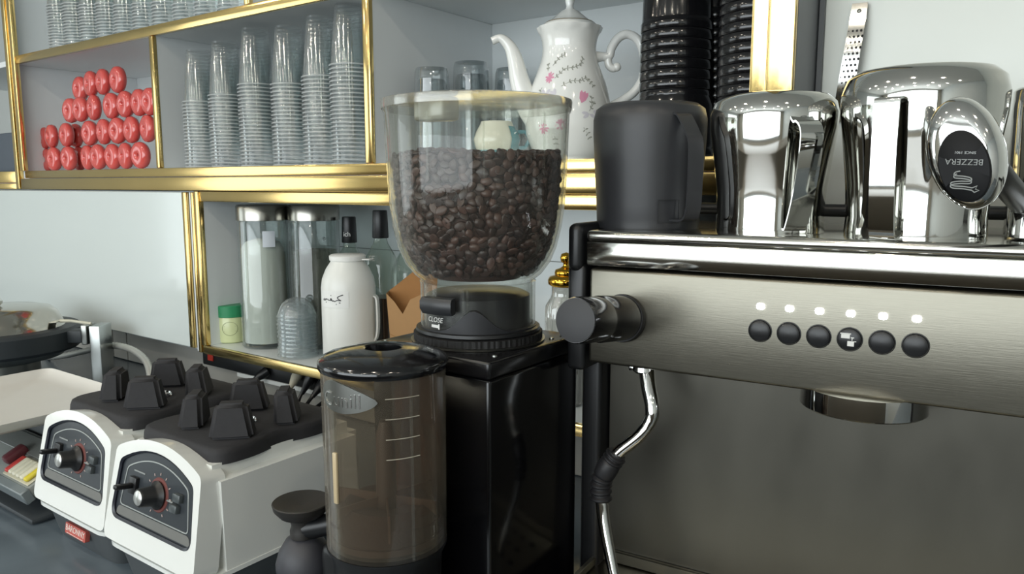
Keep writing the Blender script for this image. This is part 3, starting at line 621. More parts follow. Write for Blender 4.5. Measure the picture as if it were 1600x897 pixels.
MB().box(-.19, .20, -.085, .09, .002, .012, .004, 2).build('scale_foot_plate', M('scale_dark_grey', '#363B3F', .5), s)
SL = math.radians(26); CS = Matrix.Translation((-.020, -.090, .057))@Matrix.Rotation(SL, 4, 'X')
MB().box(-.17, .205, 0, .105, -.024, 0, .004, 2, T=CS).build('console', M('scale_console', '#8F938F', .35), s)
MB().box(-.19, .2055, .062, .098, 0, .0035, .001, 1, T=CS).build('display_strip', M('display_grey', '#6F726F', .3), s)
MB().box(-.19, .2065, -.004, .012, -.025, .001, .002, 1, T=CS).build('front_edge', M('scale_edge_grey', '#7C8486', .35), s)
MB().box(.100, .199, .014, .058, 0, .003, .001, 1, T=CS).build('key_bed', M('key_bed_cream', '#C9C5AE', .5), s)
for i, (cname, c) in enumerate((('red', '#C4443F'), ('cream', '#DAD7C2'), ('cream', '#DAD7C2'), ('cream', '#DAD7C2'), ('cream', '#DAD7C2'), ('yellow', '#DCCB3E'))):
    x = .112+i*.0150
    MB().box(x-.0062, x+.0062, .017, .055, .003, .011, .004, 3, T=CS).build('key', M('key_%s_%d' % (cname, i), c, .4), s, label='%s key' % cname)
MB().box(.070, .094, .030, .070, 0, .018, .006, 2, T=CS).build('dark_red_button', M('dark_red_key', '#5E2A30', .4), s, label='dark red button')
# ------------------------------------------------------------------ waffle maker
wc = at(2, 540, Y=.86)
wm = thing('waffle_maker', 'round chrome-topped waffle maker behind the weighing scale', 'waffle maker', (wc.x, wc.y, CT+.048))
MB().lathe([(0, .188), (.05, .1875), (.105, .184), (.128, .178), (.142, .166), (.150, .148), (.158, .128), (.172, .125)], 64).build('dome_lid', M('polished_dome', '#B5B1A8', .14, 1, .05, 20), wm, ang=70)
MB().lathe([(.150, .126), (.165, .130), (.192, .128), (.200, .120), (.200, .075), (.19, .066), (.15, .064)], 64).build('black_ring', M('dark_cast_ring', '#2A3034', .5, 0, .1, 40), wm)
MB().lathe([(.148, .066), (.165, .064), (.150, .045), (.11, .035), (.09, .034), (.09, -.047), (0, -.047)], 64).build('lower_pan', steel_g, wm)
MB().lathe([(0, .213), (.008, .211), (.013, .203), (.012, .195), (.007, .190), (.007, .184)], 20).build('lid_knob', chrome, wm)
rd = RT*.197
MB().box(-.012, .040, -.022, .022, .088, .122, .003, 2, T=Matrix.Translation((rd.x, rd.y, 0))@Matrix.Rotation(YAW, 4, 'Z')).build('hinge_arm', M('dark_hinge', '#2A3034', .5), wm)
MB().box(.040, .056, -.024, .024, .083, .138, .003, 2, T=Matrix.Translation((rd.x, rd.y, 0))@Matrix.Rotation(YAW, 4, 'Z')).build('hinge_plate', steel_g, wm)
MB().box(.060, .090, -.02, .045, -.047, .135, .003, 2, T=Matrix.Translation((rd.x, rd.y, 0))@Matrix.Rotation(YAW, 4, 'Z')).build('support_post', M('satin_post_steel', '#A9ADAB', .3, 1, .04, 20), wm)
MB().tube([(rd.x+.044, rd.y+.03, .105), (rd.x+.058, rd.y+.04, .105)], .006, 10).build('hinge_pin', chrome, wm)
sp_ = thing('spatula', 'pale plastic spatula resting on the waffle maker lid', 'spatula', (wc.x+.17*RT.x, wc.y+.17*RT.y, CT+.180), YAW)
MB().box(-.060, .0, -.020, .020, 0, .0035, .0015, 2, T=Matrix.Translation((0, 0, .012))@Matrix.Rotation(-.08, 4, 'Y')).build('blade', M('pale_plastic', '#DDDCCB', .4), sp_)
MB().tube([(0, 0, .014), (.03, 0, .014), (.085, 0, .006)], [.005, .004, .0045], 8).build('handle', M('pale_handle', '#CFCDBB', .4), sp_)
cdp = smoothpath([at(60, 560, Y=1.10), at(100, 556, Y=1.09), at(140, 547, Y=1.08), at(175, 540, Y=1.07), at(205, 546, Y=1.05), at(228, 564, Y=1.02), at(236, 590, Y=.99), at(240, 615, Y=.965), at(239, 635, Y=.97)], 14)
CDM = M('steel_conduit', '#C9C9C3', .38, .6, .05, 20)
tag(MB().tube([p[:] for p in cdp], [.0085+(.0011 if i % 2 else -.0011) for i in range(len(cdp))], 12).build('flexible_conduit', CDM, ang=70), 'ribbed metal conduit arching behind the blender bases', 'conduit')
# ------------------------------------------------------------------ power strip and plugs on the upstand
xa = at(325, 560, Y=1.225).x; xb = at(520, 600, Y=1.225).x
ps = thing('power_strip', 'black power strip fixed under the low shelf behind the blender bases', 'power strip', ((xa+xb)/2, 1.2415, CT))
hw = (xb-xa)/2
MB().box(-hw, hw, -.034, -.0005, .062, .112, .004, 2).build('housing', blackpl, ps)
MB().box(-hw+.03, -hw+.055, -.037, -.033, .078, .096, .001, 1).build('rocker_switch', M('red_rocker', '#C23A2C', .3), ps, label='red switch')
MB().box(-hw+.16, hw-.002, -.0335, -.002, .050, .0615, .001, 1).build('white_channel', whitepl, ps)
def cable(label, px, py, pts, mat, r=.0045):
    q = at(px, py, Y=1.19); t = thing('power_cable', label, 'cable', (q.x, q.y, q.z), group=None)
    P = [at(a, b, Y=y)-q for a, b, y in pts]
    MB().tube([p[:] for p in smoothpath(P, 8)], r, 10).build('cord', mat, t)
    d = (P[0]-P[1]).normalized(); h = P[0]
    MB().tube([(h+d*k)[:] for k in (-.02, -.006, .0, .012, .03, .034)], [r+.001, r+.003, .0095, .0125, .014, .010], 12).build('plug', mat, t)
    return t
cream = M('cream_cable', '#C9C3AE', .5)
cable('black plug and cord at the left end of the power strip', 405, 590, [(403, 590, 1.185), (385, 602, 1.16), (368, 612, 1.13), (345, 625, 1.10), (330, 650, 1.06)], blackpl)
cable('cream plug and cord hanging from the middle of the power strip', 462, 592, [(458, 598, 1.185), (446, 620, 1.16), (432, 642, 1.13), (415, 668, 1.10)], cream)
cable('black plug and cord curving down right of the cream cord', 478, 600, [(478, 604, 1.185), (468, 622, 1.17), (466, 640, 1.15), (476, 656, 1.12), (500, 665, 1.08)], blackpl)
cable('black plug and cord at the right end of the power strip', 500, 606, [(496, 610, 1.185), (482, 628, 1.16), (468, 650, 1.12), (455, 680, 1.08)], blackpl)
cable('black cord passing low beside the grinder doser', 520, 625, [(516, 622, 1.185), (500, 632, 1.16), (482, 648, 1.12), (470, 668, 1.08)], blackpl)
# ------------------------------------------------------------------ clear cup stacks
def cup_material():
    """clear cup plastic; the rolled rim is thicker and whiter than the wall"""
    m = film('clear_cup_plastic', '#FCFDFD', '#F4F8F8', .010, .10, .03, .5, .09, 2.0); t = m.node_tree; N = t.nodes.new; L = t.links.new
    sh_ = [n for n in t.nodes if n.type == 'MIX_SHADER' and n.inputs[2].links[0].from_node.type == 'BSDF_DIFFUSE'][0]; src = sh_.inputs[0].links[0].from_socket
    tc = N('ShaderNodeTexCoord'); sx_ = N('ShaderNodeSeparateXYZ'); L(tc.outputs['Object'], sx_.inputs[0])
    r = N('ShaderNodeMapRange'); r.inputs[1].default_value = .0036; r.inputs[2].default_value = .0044; r.inputs[3].default_value = .42; r.inputs[4].default_value = 0; L(sx_.outputs[2], r.inputs[0])
    ad = N('ShaderNodeMath'); ad.operation = 'ADD'; L(src, ad.inputs[0]); L(r.outputs[0], ad.inputs[1]); L(ad.outputs[0], sh_.inputs[0]); return m
cupm = cup_material()
CUPP = [(.0462, .0005), (.0474, .0022), (.0464, .0038), (.0434, .0042), (.0425, .012), (.0350, .096), (.0338, .0985), (.0328, .118), (.0300, .1335), (.0275, .135), (.0265, .131), (0, .131)]
cup_me = MB().lathe(CUPP, 22).mesh('plastic_cup', cupm, ang=60)
PITCHC = .0088
def cup_stack(x, y, z, n, who, group, lean=0):
    for i in range(n):
        o = bpy.data.objects.new('plastic_cup', cup_me); COL.objects.link(o)
        o.location = (x+lean*i+random.uniform(-.0006, .0006), y+random.uniform(-.0006, .0006), z+PITCHC*i); o.rotation_euler = (0, 0, random.uniform(0, 6))
        tag(o, 'clear plastic cup, %s from the bottom of the %s' % (ORD[i], who), 'cup', group)
front = [(318, 20), (359, 21), (406, 23), (458, 22), (507, 23), (551, 25)]
for k, (px, n) in enumerate(front):
    cup_stack(at(px, 230, Y=1.19).x, 1.19, ZS+.0003, n, '%s front stack in the middle bay' % ORD[k], 'clear cups stacked in the middle bay')
    if k < 5: cup_stack(at(px, 230, Y=1.19).x+.045, 1.29, ZS+.0003, 12, '%s rear stack in the middle bay' % ORD[k], 'clear cups stacked at the back of the middle bay')
for k, n in enumerate((17, 16, 14, 13, 11, 10, 9, 7, 6, 4)):
    cup_stack(-2.575+k*.0985, 1.19, ZM+.0183, n, '%s stack on the top shelf' % ORD[k], 'clear cups stacked on the top shelf')
# ------------------------------------------------------------------ red rolls
rollm = M('glossy_red_wrap', '#D2544F', .16, 0, .12, 25, .12, coat=.6)
ro_me = MB().lathe([(.0035, -.003), (.005, -.009), (.009, -.0125), (.018, -.0140), (.028, -.0125), (.0355, -.0085), (.038, 0), (.0355, .0085), (.028, .0125), (.018, .0140), (.009, .0125), (.005, .009), (.0035, .003)], 28, T=X90).mesh('roll', rollm, ang=70)
hole_me = MB().lathe([(.0, -.006), (.0045, -.006)], 12, T=X90).lathe([(.0, .006), (.0045, .006)], 12, T=X90).mesh('core_hole', M('dark_core', '#4A1414', .8))
rows = [[(220, 1), (255, 0), (325, 0), (372, 1), (408, 0), (465, 0), (525, 0), (590, 0), (660, 0)],
        [(205, 1), (237, 0), (307, 0), (358, 1), (417, 0), (490, 0), (552, 0), (620, 0), (693, 0)],
        [(333, 0), (382, 0), (445, 0), (522, 0), (590, 0), (655, 0), (705, 0)], [(375, 1), (423, 0), (483, 0), (553, 0)]]
zc = [ZS+.0385, ZS+.0385+.0725, ZS+.0385+.145, ZS+.0385+.2165]
for r, row in enumerate(rows):
    for k, (zx, back) in enumerate(row):
        y = 1.205 if back else 1.165
        p = at(zx/2.99, (740-r*115)/2.99, Y=y); x = min(p.x, -1.975-.038)
        t = thing('red_roll', 'glossy red roll, %s from the left in the %s row of the red pile' % (ORD[k], ('bottom', 'second', 'third', 'top')[r]), 'roll', (x, y+random.uniform(-.003, .003), zc[r]+random.uniform(-.0005, .0005)), random.uniform(-.16, .08), 'red rolls piled in the left bay')
        for nme, me in (('wrapper', ro_me), ('core_hole', hole_me)):
            o = bpy.data.objects.new(nme, me); COL.objects.link(o); o.parent = t
# ------------------------------------------------------------------ niche: glasses, teal cup, coffee pot, black cups
glassm = film('clear_glass', '#F0F4F3', '#B9C2C4', .02, .28, .06, .85, .03, 2.4)
thickg = film('thick_tumbler_glass', '#E4E9EA', '#B9C1C4', .06, .4, .10, .85, .04, 1.5)
def tumbler(px, top, y, label, r=.038):
    p = at(px, 235, Y=y); h = at(px, top, Y=y).z-ZS-.0005
    t = thing('tea_glass', label, 'glass', (p.x, y, ZS+.0005), group='glasses upside down on the niche shelf')
    MB().lathe([(r, 0), (r*.99, .004), (r*.96, h*.55), (r*.93, h*.88), (r*.92, h*.96), (r*.85, h), (0, h)], 40, rf=lambda a, z: 1+(.018*math.cos(10*a) if .02 < z < h*.9 else 0)).build('outer_wall', thickg, t, ang=70)
    MB().lathe([(r*.93, 0), (r*.89, h*.5), (r*.84, h*.84), (r*.74, h*.88), (0, h*.885)], 32).build('inner_wall', thickg, t, ang=70)
    return t
tumbler(676, 107, 1.235, 'ribbed glass tumbler upside down, leftmost behind the grinder hopper', .038)
tumbler(737, 98, 1.35, 'ribbed glass tumbler upside down, middle one and tallest behind the hopper', .042)
tumbler(800, 108, 1.42, 'ribbed glass tumbler upside down behind the coffee pot spout', .040)
q = at(776, 236, Y=1.235)
tc = thing('teal_cup', 'cream and teal cup on its saucer seen through the grinder hopper', 'cup', (q.x, 1.235, ZS+.0005))
cupc = M('cream_glaze', '#E6E3D3', .15, 0, .02, 20, coat=.4); teal = M('teal_glaze', '#5C9AA6', .18, 0, .05, 20, coat=.4)
MB().lathe([(.018, .010), (.030, .014), (.042, .028), (.046, .045), (.040, .062), (.033, .074), (.031, .080), (.029, .078), (.040, .045), (.03, .02), (0, .016)], 40).build('bowl', cupc, tc)
tb_ = MB(); prof_ = [(.0190, .0092), (.0314, .0132), (.0437, .0276), (.0477, .045), (.0424, .060), (.0365, .070)]
for i in range(15):
    aa = YAW+math.radians(-50+i*10)
    for r_, z_ in prof_: tb_.v.append((r_*math.cos(aa), r_*math.sin(aa), z_))
for i in range(14):
    for k_ in range(5): q0 = i*6+k_; tb_.f.append((q0, q0+6, q0+7, q0+1))
tb_.build('teal_patch', teal, tc)
MB().lathe([(.0188, .0094), (.0312, .0134), (.0405, .0235)], 36).build('teal_foot_band', teal, tc)
tb = MB().lathe([(0, .004), (.025, .004), (.055, .012), (.057, .014), (.055, .015), (.026, .0085), (0, .0085)], 40).lathe([(.024, 0), (.026, .0045)], 30).build('saucer', cupc, tc)
MB().tube([((RT*a)+Vector((0, 0, z)))[:] for a, z in ((.042, .060), (.058, .060), (.066, .046), (.058, .030), (.044, .028))], .0042, 8).build('handle', teal, tc)
# coffee pot
q = at(888, 246, Y=1.285); s3 = .000372
pot = thing('coffee_pot', 'tall white porcelain coffee pot with pink flowers and gold line', 'coffee pot', (q.x, 1.285, ZS+.0005), YAW)
porc = M('white_porcelain', '#E7E8E4', .12, 0, .015, 20, coat=.5)
PP = [(.050, 0), (.056, .003), (.058, .008), (.064, .014), (.074, .03), (.0825, .055), (.0835, .075), (.0805, .105), (.0735, .138), (.0625, .168), (.0545, .190), (.0515, .208), (.0520, .222), (.0555, .236), (.0605, .246), (.0625, .251)]
def pr(z):
    for (r0, z0), (r1, z1) in zip(PP[:-1], PP[1:]):
        if z0 <= z <= z1: return r0+(r1-r0)*(z-z0)/(z1-z0)
    return PP[-1][0]
scal = lambda a, z: 1+(.018*math.cos(12*a) if z > .24 else 0)
MB().lathe([(0, .002)]+[(q_.x, q_.y) for q_ in smoothpath([(r, z, 0) for r, z in PP], 3)]+[(.0595, .2515), (.054, .240), (.05, .23)], 60, rf=scal).build('body', porc, pot, ang=70)
ld = MB().lathe([(.056, .247), (.055, .2525), (.050, .258), (.044, .2605), (.030, .271), (.018, .281), (.0085, .286), (.0065, .291), (.0085, .298), (.0095, .304), (.007, .311), (.0055, .318), (.0075, .326), (.006, .336), (0, .341)], 40).build('lid', porc, pot, ang=70)
MB().lathe([(.0455, .2602), (.0462, .2606), (.0455, .2612)], 40).build('gold_line', M('worn_gold_line', '#9C8A66', .3, .6), ld)
spt = smoothpath([(-.060, 0, .085), (-.078, 0, .108), (-.094, 0, .150), (-.103, 0, .190), (-.113, 0, .216), (-.131, 0, .2325), (-.148, 0, .2275)], 6)
MB().tube([p[:] for p in spt], [  .030-.0225*min(1, (i/(len(spt)-1))*1.15)**.8 for i in range(len(spt))], 18).build('spout', porc, pot, ang=60)
hp = smoothpath([(.050, 0, .198), (.062, 0, .199), (.076, 0, .200), (.081, 0, .216), (.094, 0, .234), (.112, 0, .240), (.132, 0, .228), (.144, 0, .196), (.142, 0, .160), (.128, 0, .136), (.108, 0, .120), (.082, 0, .106)], 5)
MB().tube([p[:] for p in hp], [.0085 if i > 6 else .0115-.0005*i for i in range(len(hp))], 12).tube(smoothpath([(.074, 0, .199), (.0755, 0, .184), (.083, 0, .177), (.090, 0, .179)], 5), .0075, 10).ball((.091, 0, .1795), .0085).build('handle', porc, pot, ang=60)
def decal(shapes, name, mat):
    """flat print on the porcelain: outlines in (arc length, height) laid onto the body"""
    m = MB()
    for poly in shapes:
        k = len(m.v); cx_ = sum(p[0] for p in poly)/len(poly); cz_ = sum(p[1] for p in poly)/len(poly)
        for x, z in [(cx_, cz_)]+list(poly):
            r = pr(z)+.0006; a = -PI/2+x/.075; m.v.append((r*math.cos(a), r*math.sin(a), z))
        n = len(poly); m.f += [(k, k+1+i, k+1+(i+1) % n) for i in range(n)]
    return m.build(name, mat, pot, smooth=False)
def petal(x, z, a, l, w): 
    c, s_ = math.cos(a), math.sin(a); return [(x+c*u-s_*v_, z+s_*u+c*v_) for u, v_ in ((0, 0), (l*.35, w*.5), (l*.8, w*.45), (l, 0), (l*.8, -w*.45), (l*.35, -w*.5))]
pr_ = random.Random(5)
def line(x0, z0, x1, z1, w=.0006):
    d = Vector((x1-x0, z1-z0)); n_ = Vector((-d.y, d.x)).normalized()*w; return [(x0-n_.x, z0-n_.y), (x1-n_.x, z1-n_.y), (x1+n_.x, z1+n_.y), (x0+n_.x, z0+n_.y)]
pinkm = M('pink_print', '#D995AE', .3); leafm = M('grey_green_print', '#9A9C92', .3); lilm = M('lilac_print', '#C9C7CE', .3); heart = M('pale_yellow_print', '#D8C79A', .3)
for x, z, r in ((-.047, .152, .0125), (-.050, .060, .012), (-.018, .066, .013)):
    decal([petal(x, z, i*2*PI/9+pr_.uniform(-.15, .15), r*pr_.uniform(.75, 1), r*.30) for i in range(9)], 'flower_print', pinkm)
decal([petal(.016, .104, a, .024, .0075) for a in (.95, 1.2, 1.5)], 'flower_print', pinkm)
for pts in ([(-.035, .15), (-.015, .168), (.005, .170), (.022, .176), (.030, .19)], [(-.02, .135), (.0, .145), (.018, .145), (.030, .152), (.045, .135)], [(-.06, .135), (-.072, .118), (-.08, .10)], [(-.045, .175), (-.030, .19), (-.015, .195)], [(.035, .10), (.036, .118)], [(.030, .09), (.042, .108)], [(-.03, .045), (-.028, .020)], [(-.055, .165), (-.060, .18)], [(.02, .06), (.035, .04)]):
    leaf = []
    for (a, b), (c, d) in zip(pts[:-1], pts[1:]):
        leaf.append(line(a, b, c, d)); L_ = math.hypot(c-a, d-b); m_ = max(2, int(L_/.0075)); hd_ = math.atan2(d-b, c-a)
        for i in range(m_):
            t = (i+.5)/m_; x, z = a+(c-a)*t, b+(d-b)*t
            leaf.append(petal(x, z, hd_+pr_.uniform(.6, 1.3), .0060, .0026)); leaf.append(petal(x, z, hd_-pr_.uniform(.6, 1.3), .0055, .0024))
    decal(leaf, 'sprig_print', leafm)
for x, z in ((-.03, .118), (-.05, .12), (.03, .085), (.045, .08)): decal([petal(x, z, pr_.uniform(0, 6), .014, .006) for _ in range(3)], 'leaf_print', lilm)
# black takeaway cups
bcm = M('gloss_black_plastic', '#131315', .14, 0, .1, 30, coat=.2)
bc_me = MB().lathe([(.0472, 0), (.0480, .0008), (.0478, .0112), (.0466, .0120), (.0462, .016), (.0445, .060), (.040, .074), (.033, .083), (.020, .0875), (0, .088)], 40, rf=lambda a, z: 1+.006*math.cos(24*a)*(z > .01)).mesh('black_cup', bcm, ang=60)
def black_stack(px, y, z0, n, dz, who, group, tilt=0, az=0, sc_=1.0):
    p = at(px, 200, Y=y)
    for i in range(n):
        o = bpy.data.objects.new('black_cup', bc_me); COL.objects.link(o)
        ax_ = Vector((math.sin(tilt)*math.cos(az), math.sin(tilt)*math.sin(az), math.cos(tilt)))
        o.location = Vector((p.x, y, z0))+ax_*dz*i; o.rotation_mode = 'QUATERNION'; o.rotation_quaternion = ax_.to_track_quat('Z', 'Y'); o.scale = (sc_,)*3
        tag(o, 'black plastic cup, %s from the bottom, %s' % (ORD[i], who), 'cup', group)
black_stack(1053, 1.275, ZS+.0005, 1, .0145, 'wide one under the left stack', 'black cups in the niche', sc_=1.5)
black_stack(1053, 1.275, ZS+.085, 9, .0165, 'left upright stack behind the black pitcher', 'black cups in the niche', sc_=1.28)
black_stack(1122, 1.40, ZS+.0005, 17, .0155, 'middle stack set back between two others', 'black cups in the niche', tilt=.05, az=YAW+PI, sc_=1.25)
black_stack(1178, 1.195, ZS+.0005, 17, .0150, 'right stack beside the brass post', 'black cups in the niche', sc_=1.22)
black_stack(1012, 1.44, ZS+.02, 9, .018, 'leaning stack behind the coffee pot', 'black cups in the niche', tilt=.45, az=YAW, sc_=1.05)
# ------------------------------------------------------------------ low shelf
pw = M('white_powder', '#F6F2EA', .95, 0, .03, 80)
def canister(px, py, label, powder, y):
    p = at(px, 540, Y=y); R_ = .064; H = EYE.z-.05-ZL-.002
    t = thing('glass_canister', label, 'jar', (p.x, y, ZL+.0005))
    MB().lathe([(0, .001), (R_-.004, .0), (R_, .004), (R_, H-.045), (R_-.002, H-.04), (R_-.006, H-.04), (R_-.005, .012), (0, .010)], 56).build('glass_wall', glassm, t)
    lid_ = MB().lathe([(R_-.004, H-.041), (R_+.0015, H-.040), (R_+.002, H-.006), (R_-.001, H-.001), (0, H)], 56).build('steel_lid', M('canister_lid_steel', '#A6A49C', .25, 1, .06, 30, 0, (1, 1, 20)), t)
    if powder:
        MB().lathe([(0, .0105), (R_-.0065, .0125), (R_-.0065, .255), (.045, .272), (.02, .280), (0, .281)], 48, rf=lambda a, z: 1 if z < .1 else 1-.12*max(0, math.sin(a+.5))*(z > .25)).build('powder_fill', pw, t)
        d = Vector((-p.x, -y)).normalized(); a = math.atan2(d.y, d.x)+.20
        lb = MB()
        for i in range(9):
            for z in (.262, .302): aa = a-.24+i*.06; lb.v.append(((R_+.0008)*math.cos(aa), (R_+.0008)*math.sin(aa), z))
        lb.f = [(2*i, 2*i+2, 2*i+3, 2*i+1) for i in range(8)]; lb.build('paper_label', M('pale_blue_paper', '#D3DAE2', .7), t)
    else:
        MB().lathe([(0, .0105), (R_-.0065, .0125), (R_-.0065, .25), (0, .255)], 40).build('residue_film', film('dusty_film', '#CFCBBD', '#8E897A', .22, .4, .0, .1, .4), t)
canister(419, 540, 'tall glass canister of white powder with a steel lid and paper label', True, 1.225)
canister(497, 540, 'tall empty glass canister with a steel lid beside the powder canister', False, 1.30)
p = at(363, 530, Y=1.20)
gj = thing('small_jar', 'small jar of pale green cream with a green lid at the shelf end', 'jar', (p.x, 1.20, ZL+.0005))
MB().lathe([(0, .001), (.035, 0), (.039, .003), (.040, .012), (.040, .066), (.037, .074), (.0, .0745)], 40).build('jar_body', M('pale_green_jar', '#D3DBA9', .3, 0, .05, 30, coat=.2), gj)
MB().lathe([(.0405, .069), (.042, .070), (.042, .098), (.040, .1005), (0, .101)], 60, rf=lambda a, z: 1+.012*math.cos(36*a)*(.07 < z < .096)).build('green_lid', M('green_lid_plastic', '#2E8A5C', .4), gj)
ga = math.atan2(-1.20, -p.x)-.12
MB().ring([(.017*math.cos(i*PI/14), .0185*math.sin(i*PI/14)) for i in range(28)], [(.0163*math.cos(i*PI/14), .0177*math.sin(i*PI/14)) for i in range(28)], 0, .0004).box(-.012, .012, 0, .0004, .006, .0066).box(-.013, .013, 0, .0004, -.0075, -.0069).mapped(lambda x, y, z: ((.0402+y)*math.cos(ga+x*1.2/.040), (.0402+y)*math.sin(ga+x*1.2/.040), .040+z)).build('oval_emblem', M('jar_print', '#7C8460', .5), gj)
# dome lids
domem = film('clear_dome_plastic', '#F4F8F9', '#EEF4F5', .07, .35, .06, .7, .06, 2.2)
dl_me = MB().lathe([(.0475, 0), (.0495, .001), (.0495, .004), (.0465, .005), (.0455, .011), (.0440, .013), (.042, .020), (.036, .032), (.026, .041), (.013, .046), (.0, .0475)], 32).mesh('dome_lid', domem, ang=60)
q1, q2 = at(466, 562, Z=ZL), at(500, 556, Z=ZL+.002)
def domes(loc, n, who):
    for i in range(n):
        o = bpy.data.objects.new('dome_lid', dl_me); COL.objects.link(o); o.location = (loc.x+random.uniform(-.001, .001), loc.y+random.uniform(-.001, .001), ZL+.0005+i*.0098); o.rotation_euler = (0, 0, random.uniform(0, 6))
        tag(o, 'clear plastic dome lid, %s from the bottom of the %s lid stack' % (ORD[i], who), 'lid', 'clear dome lids on the low shelf')
domes(q1+Vector((-.035, .030, 0)), 11, 'left front'); domes(q2+Vector((.03, .135, 0)), 13, 'right rear')
# white bottle with the handwritten label
p = at(547, 540, Y=1.20); R_ = .062
wb = thing('white_bottle', 'white plastic bottle half full with a handwritten paper label', 'bottle', (p.x, 1.20, ZL+.0005))
ht = at(547, 398, Y=1.20).z-ZL
bottlem = M('milky_white_plastic', '#DFE0DB', .3, 0, .015, 20, sss=.15)
MB().lathe([(0, .001), (R_-.006, 0), (R_, .005), (R_, ht-.075), (R_-.003, ht-.055), (R_-.012, ht-.033), (R_-.022, ht-.018), (R_-.025, ht-.012), (0, ht-.012)], 56).build('bottle_body', bottlem, wb)
MB().lathe([(R_-.0245, ht-.014), (R_-.021, ht-.013), (R_-.020, ht-.003), (R_-.024, ht), (0, ht+.001)], 48).box(.03, .058, -.012, .012, ht-.012, ht-.009, .001, 1, T=Matrix.Rotation(YAW-.2, 4, 'Z')).build('cap', M('white_cap', '#E9E9E5', .35), wb)
MB().ribbon(smoothpath([(R_-.004, 0, .165), (R_+.005, 0, .16), (R_+.0075, 0, .14), (R_+.0075, 0, .09), (R_+.003, 0, .065), (R_-.002, 0, .06)], 5), (0, 1, 0), .016, .004, T=Matrix.Rotation(YAW-.15, 4, 'Z')).build('bottle_handle', bottlem, wb)
wa = math.atan2(-1.20, -p.x)-.62; zt = at(547, 472, Y=1.14).z-ZL
lab = MB()
for i in range(17):
    for z in (-.019, .019): aa = wa-.62+i*.0775; lab.v.append(((R_+.0006)*math.cos(aa), (R_+.0006)*math.sin(aa), zt+z))
lab.f = [(2*i, 2*i+2, 2*i+3, 2*i+1) for i in range(16)]; lb = lab.build('paper_label', M('white_label_paper', '#E4E5E2', .7), wb)
ink = MB(); S_ = .000096
def pen(pts, r=.0010):
    ink.tube([((px_-450)*S_*1.35, 0, -(py_-430)*S_*1.25) for px_, py_ in [(q_.x, q_.y) for q_ in smoothpath([(a, b, 0) for a, b in pts], 4)]], r, 5)
for st in ([(628, 338), (590, 350), (552, 368), (530, 388), (540, 412), (575, 436), (590, 444), (560, 446), (520, 440), (490, 458), (465, 462), (455, 448)], [(455, 448), (430, 458), (415, 425), (400, 410), (392, 430), (415, 440)], [(415, 444), (390, 446), (350, 446), (328, 434), (330, 420)], [(300, 420), (285, 440), (262, 448), (246, 458), (240, 446)], [(222, 420), (225, 440), (210, 455)], [(555, 490), (578, 488)], [(500, 515), (510, 517)], [(398, 352), (406, 358)], [(282, 486), (290, 492)], [(268, 425), (280, 430)]): pen(st)
ink.mapped(lambda x, y, z: ((R_+.0010+y)*math.cos(wa+.05+x/R_), (R_+.0010+y)*math.sin(wa+.05+x/R_), zt+z)).build('handwriting', M('pen_ink', '#3A3C40', .6), lb)
# syrup bottles
def syrup(px, y, captop, label, fill, liquid, words, wz):
    p = at(px, 480, Y=y); zt_ = at(px, captop, Y=y).z-ZL
    t = thing('syrup_bottle', label, 'bottle', (p.x, y, ZL+.0005)); R_ = .041; gm = film('syrup_glass_'+str(px), '#EDF3EE', '#A9B8AF', .03, .30, .07, .8, .03, 2.4)
    MB().lathe([(0, .001), (R_-.004, 0), (R_, .004), (R_, zt_-.135), (R_-.002, zt_-.120), (.030, zt_-.100), (.0185, zt_-.080), (.0145, zt_-.066), (.0140, zt_-.05)], 48).build('glass_body', gm, t)
    MB().lathe([(0, .004), (R_-.004, .005), (R_-.004, fill), (0, fill)], 40).build('syrup', liquid, t)
    MB().lathe([(.0185, zt_-.066), (.0195, zt_-.064), (.0175, zt_-.003), (.0165, zt_), (0, zt_)], 36).build('cap', blackpl, t)
    a = math.atan2(-y, -p.x)
    for wd, sz, dz, da, rr, mt in words:
        v_, f_ = txt(wd, sz, .0002); MB().add(v_, f_).mapped(lambda x, yy, z, rr=rr, da=da, dz=dz: ((rr+.0006+z)*math.cos(a+da+x/rr), (rr+.0006+z)*math.sin(a+da+x/rr), (zt_+dz if dz < 0 else dz)+yy)).build('lettering', mt, t)
    return t
dark = M('dark_cola_syrup', '#2A1512', .2); amber = M('pale_green_syrup', '#8E9A7E', .3)
syrup(549, 1.34, 339, 'syrup bottle with lettered black cap behind the white bottle', .08, dark, [('ich', .017, -.044, -.35, .0185, whiteink)], 0)
syrup(597, 1.30, 329, 'taller syrup bottle with plain black cap beside the kraft paper holder', at(597, 468, Y=1.27).z-ZL, dark, [('EE', .017, .245, -.55, .041, whiteink)], 0)
syrup(638, 1.38, 345, 'syrup bottle half hidden behind the kraft holder and hopper', .12, dark, [('S', .020, .215, -.55, .041, whiteink)], 0)
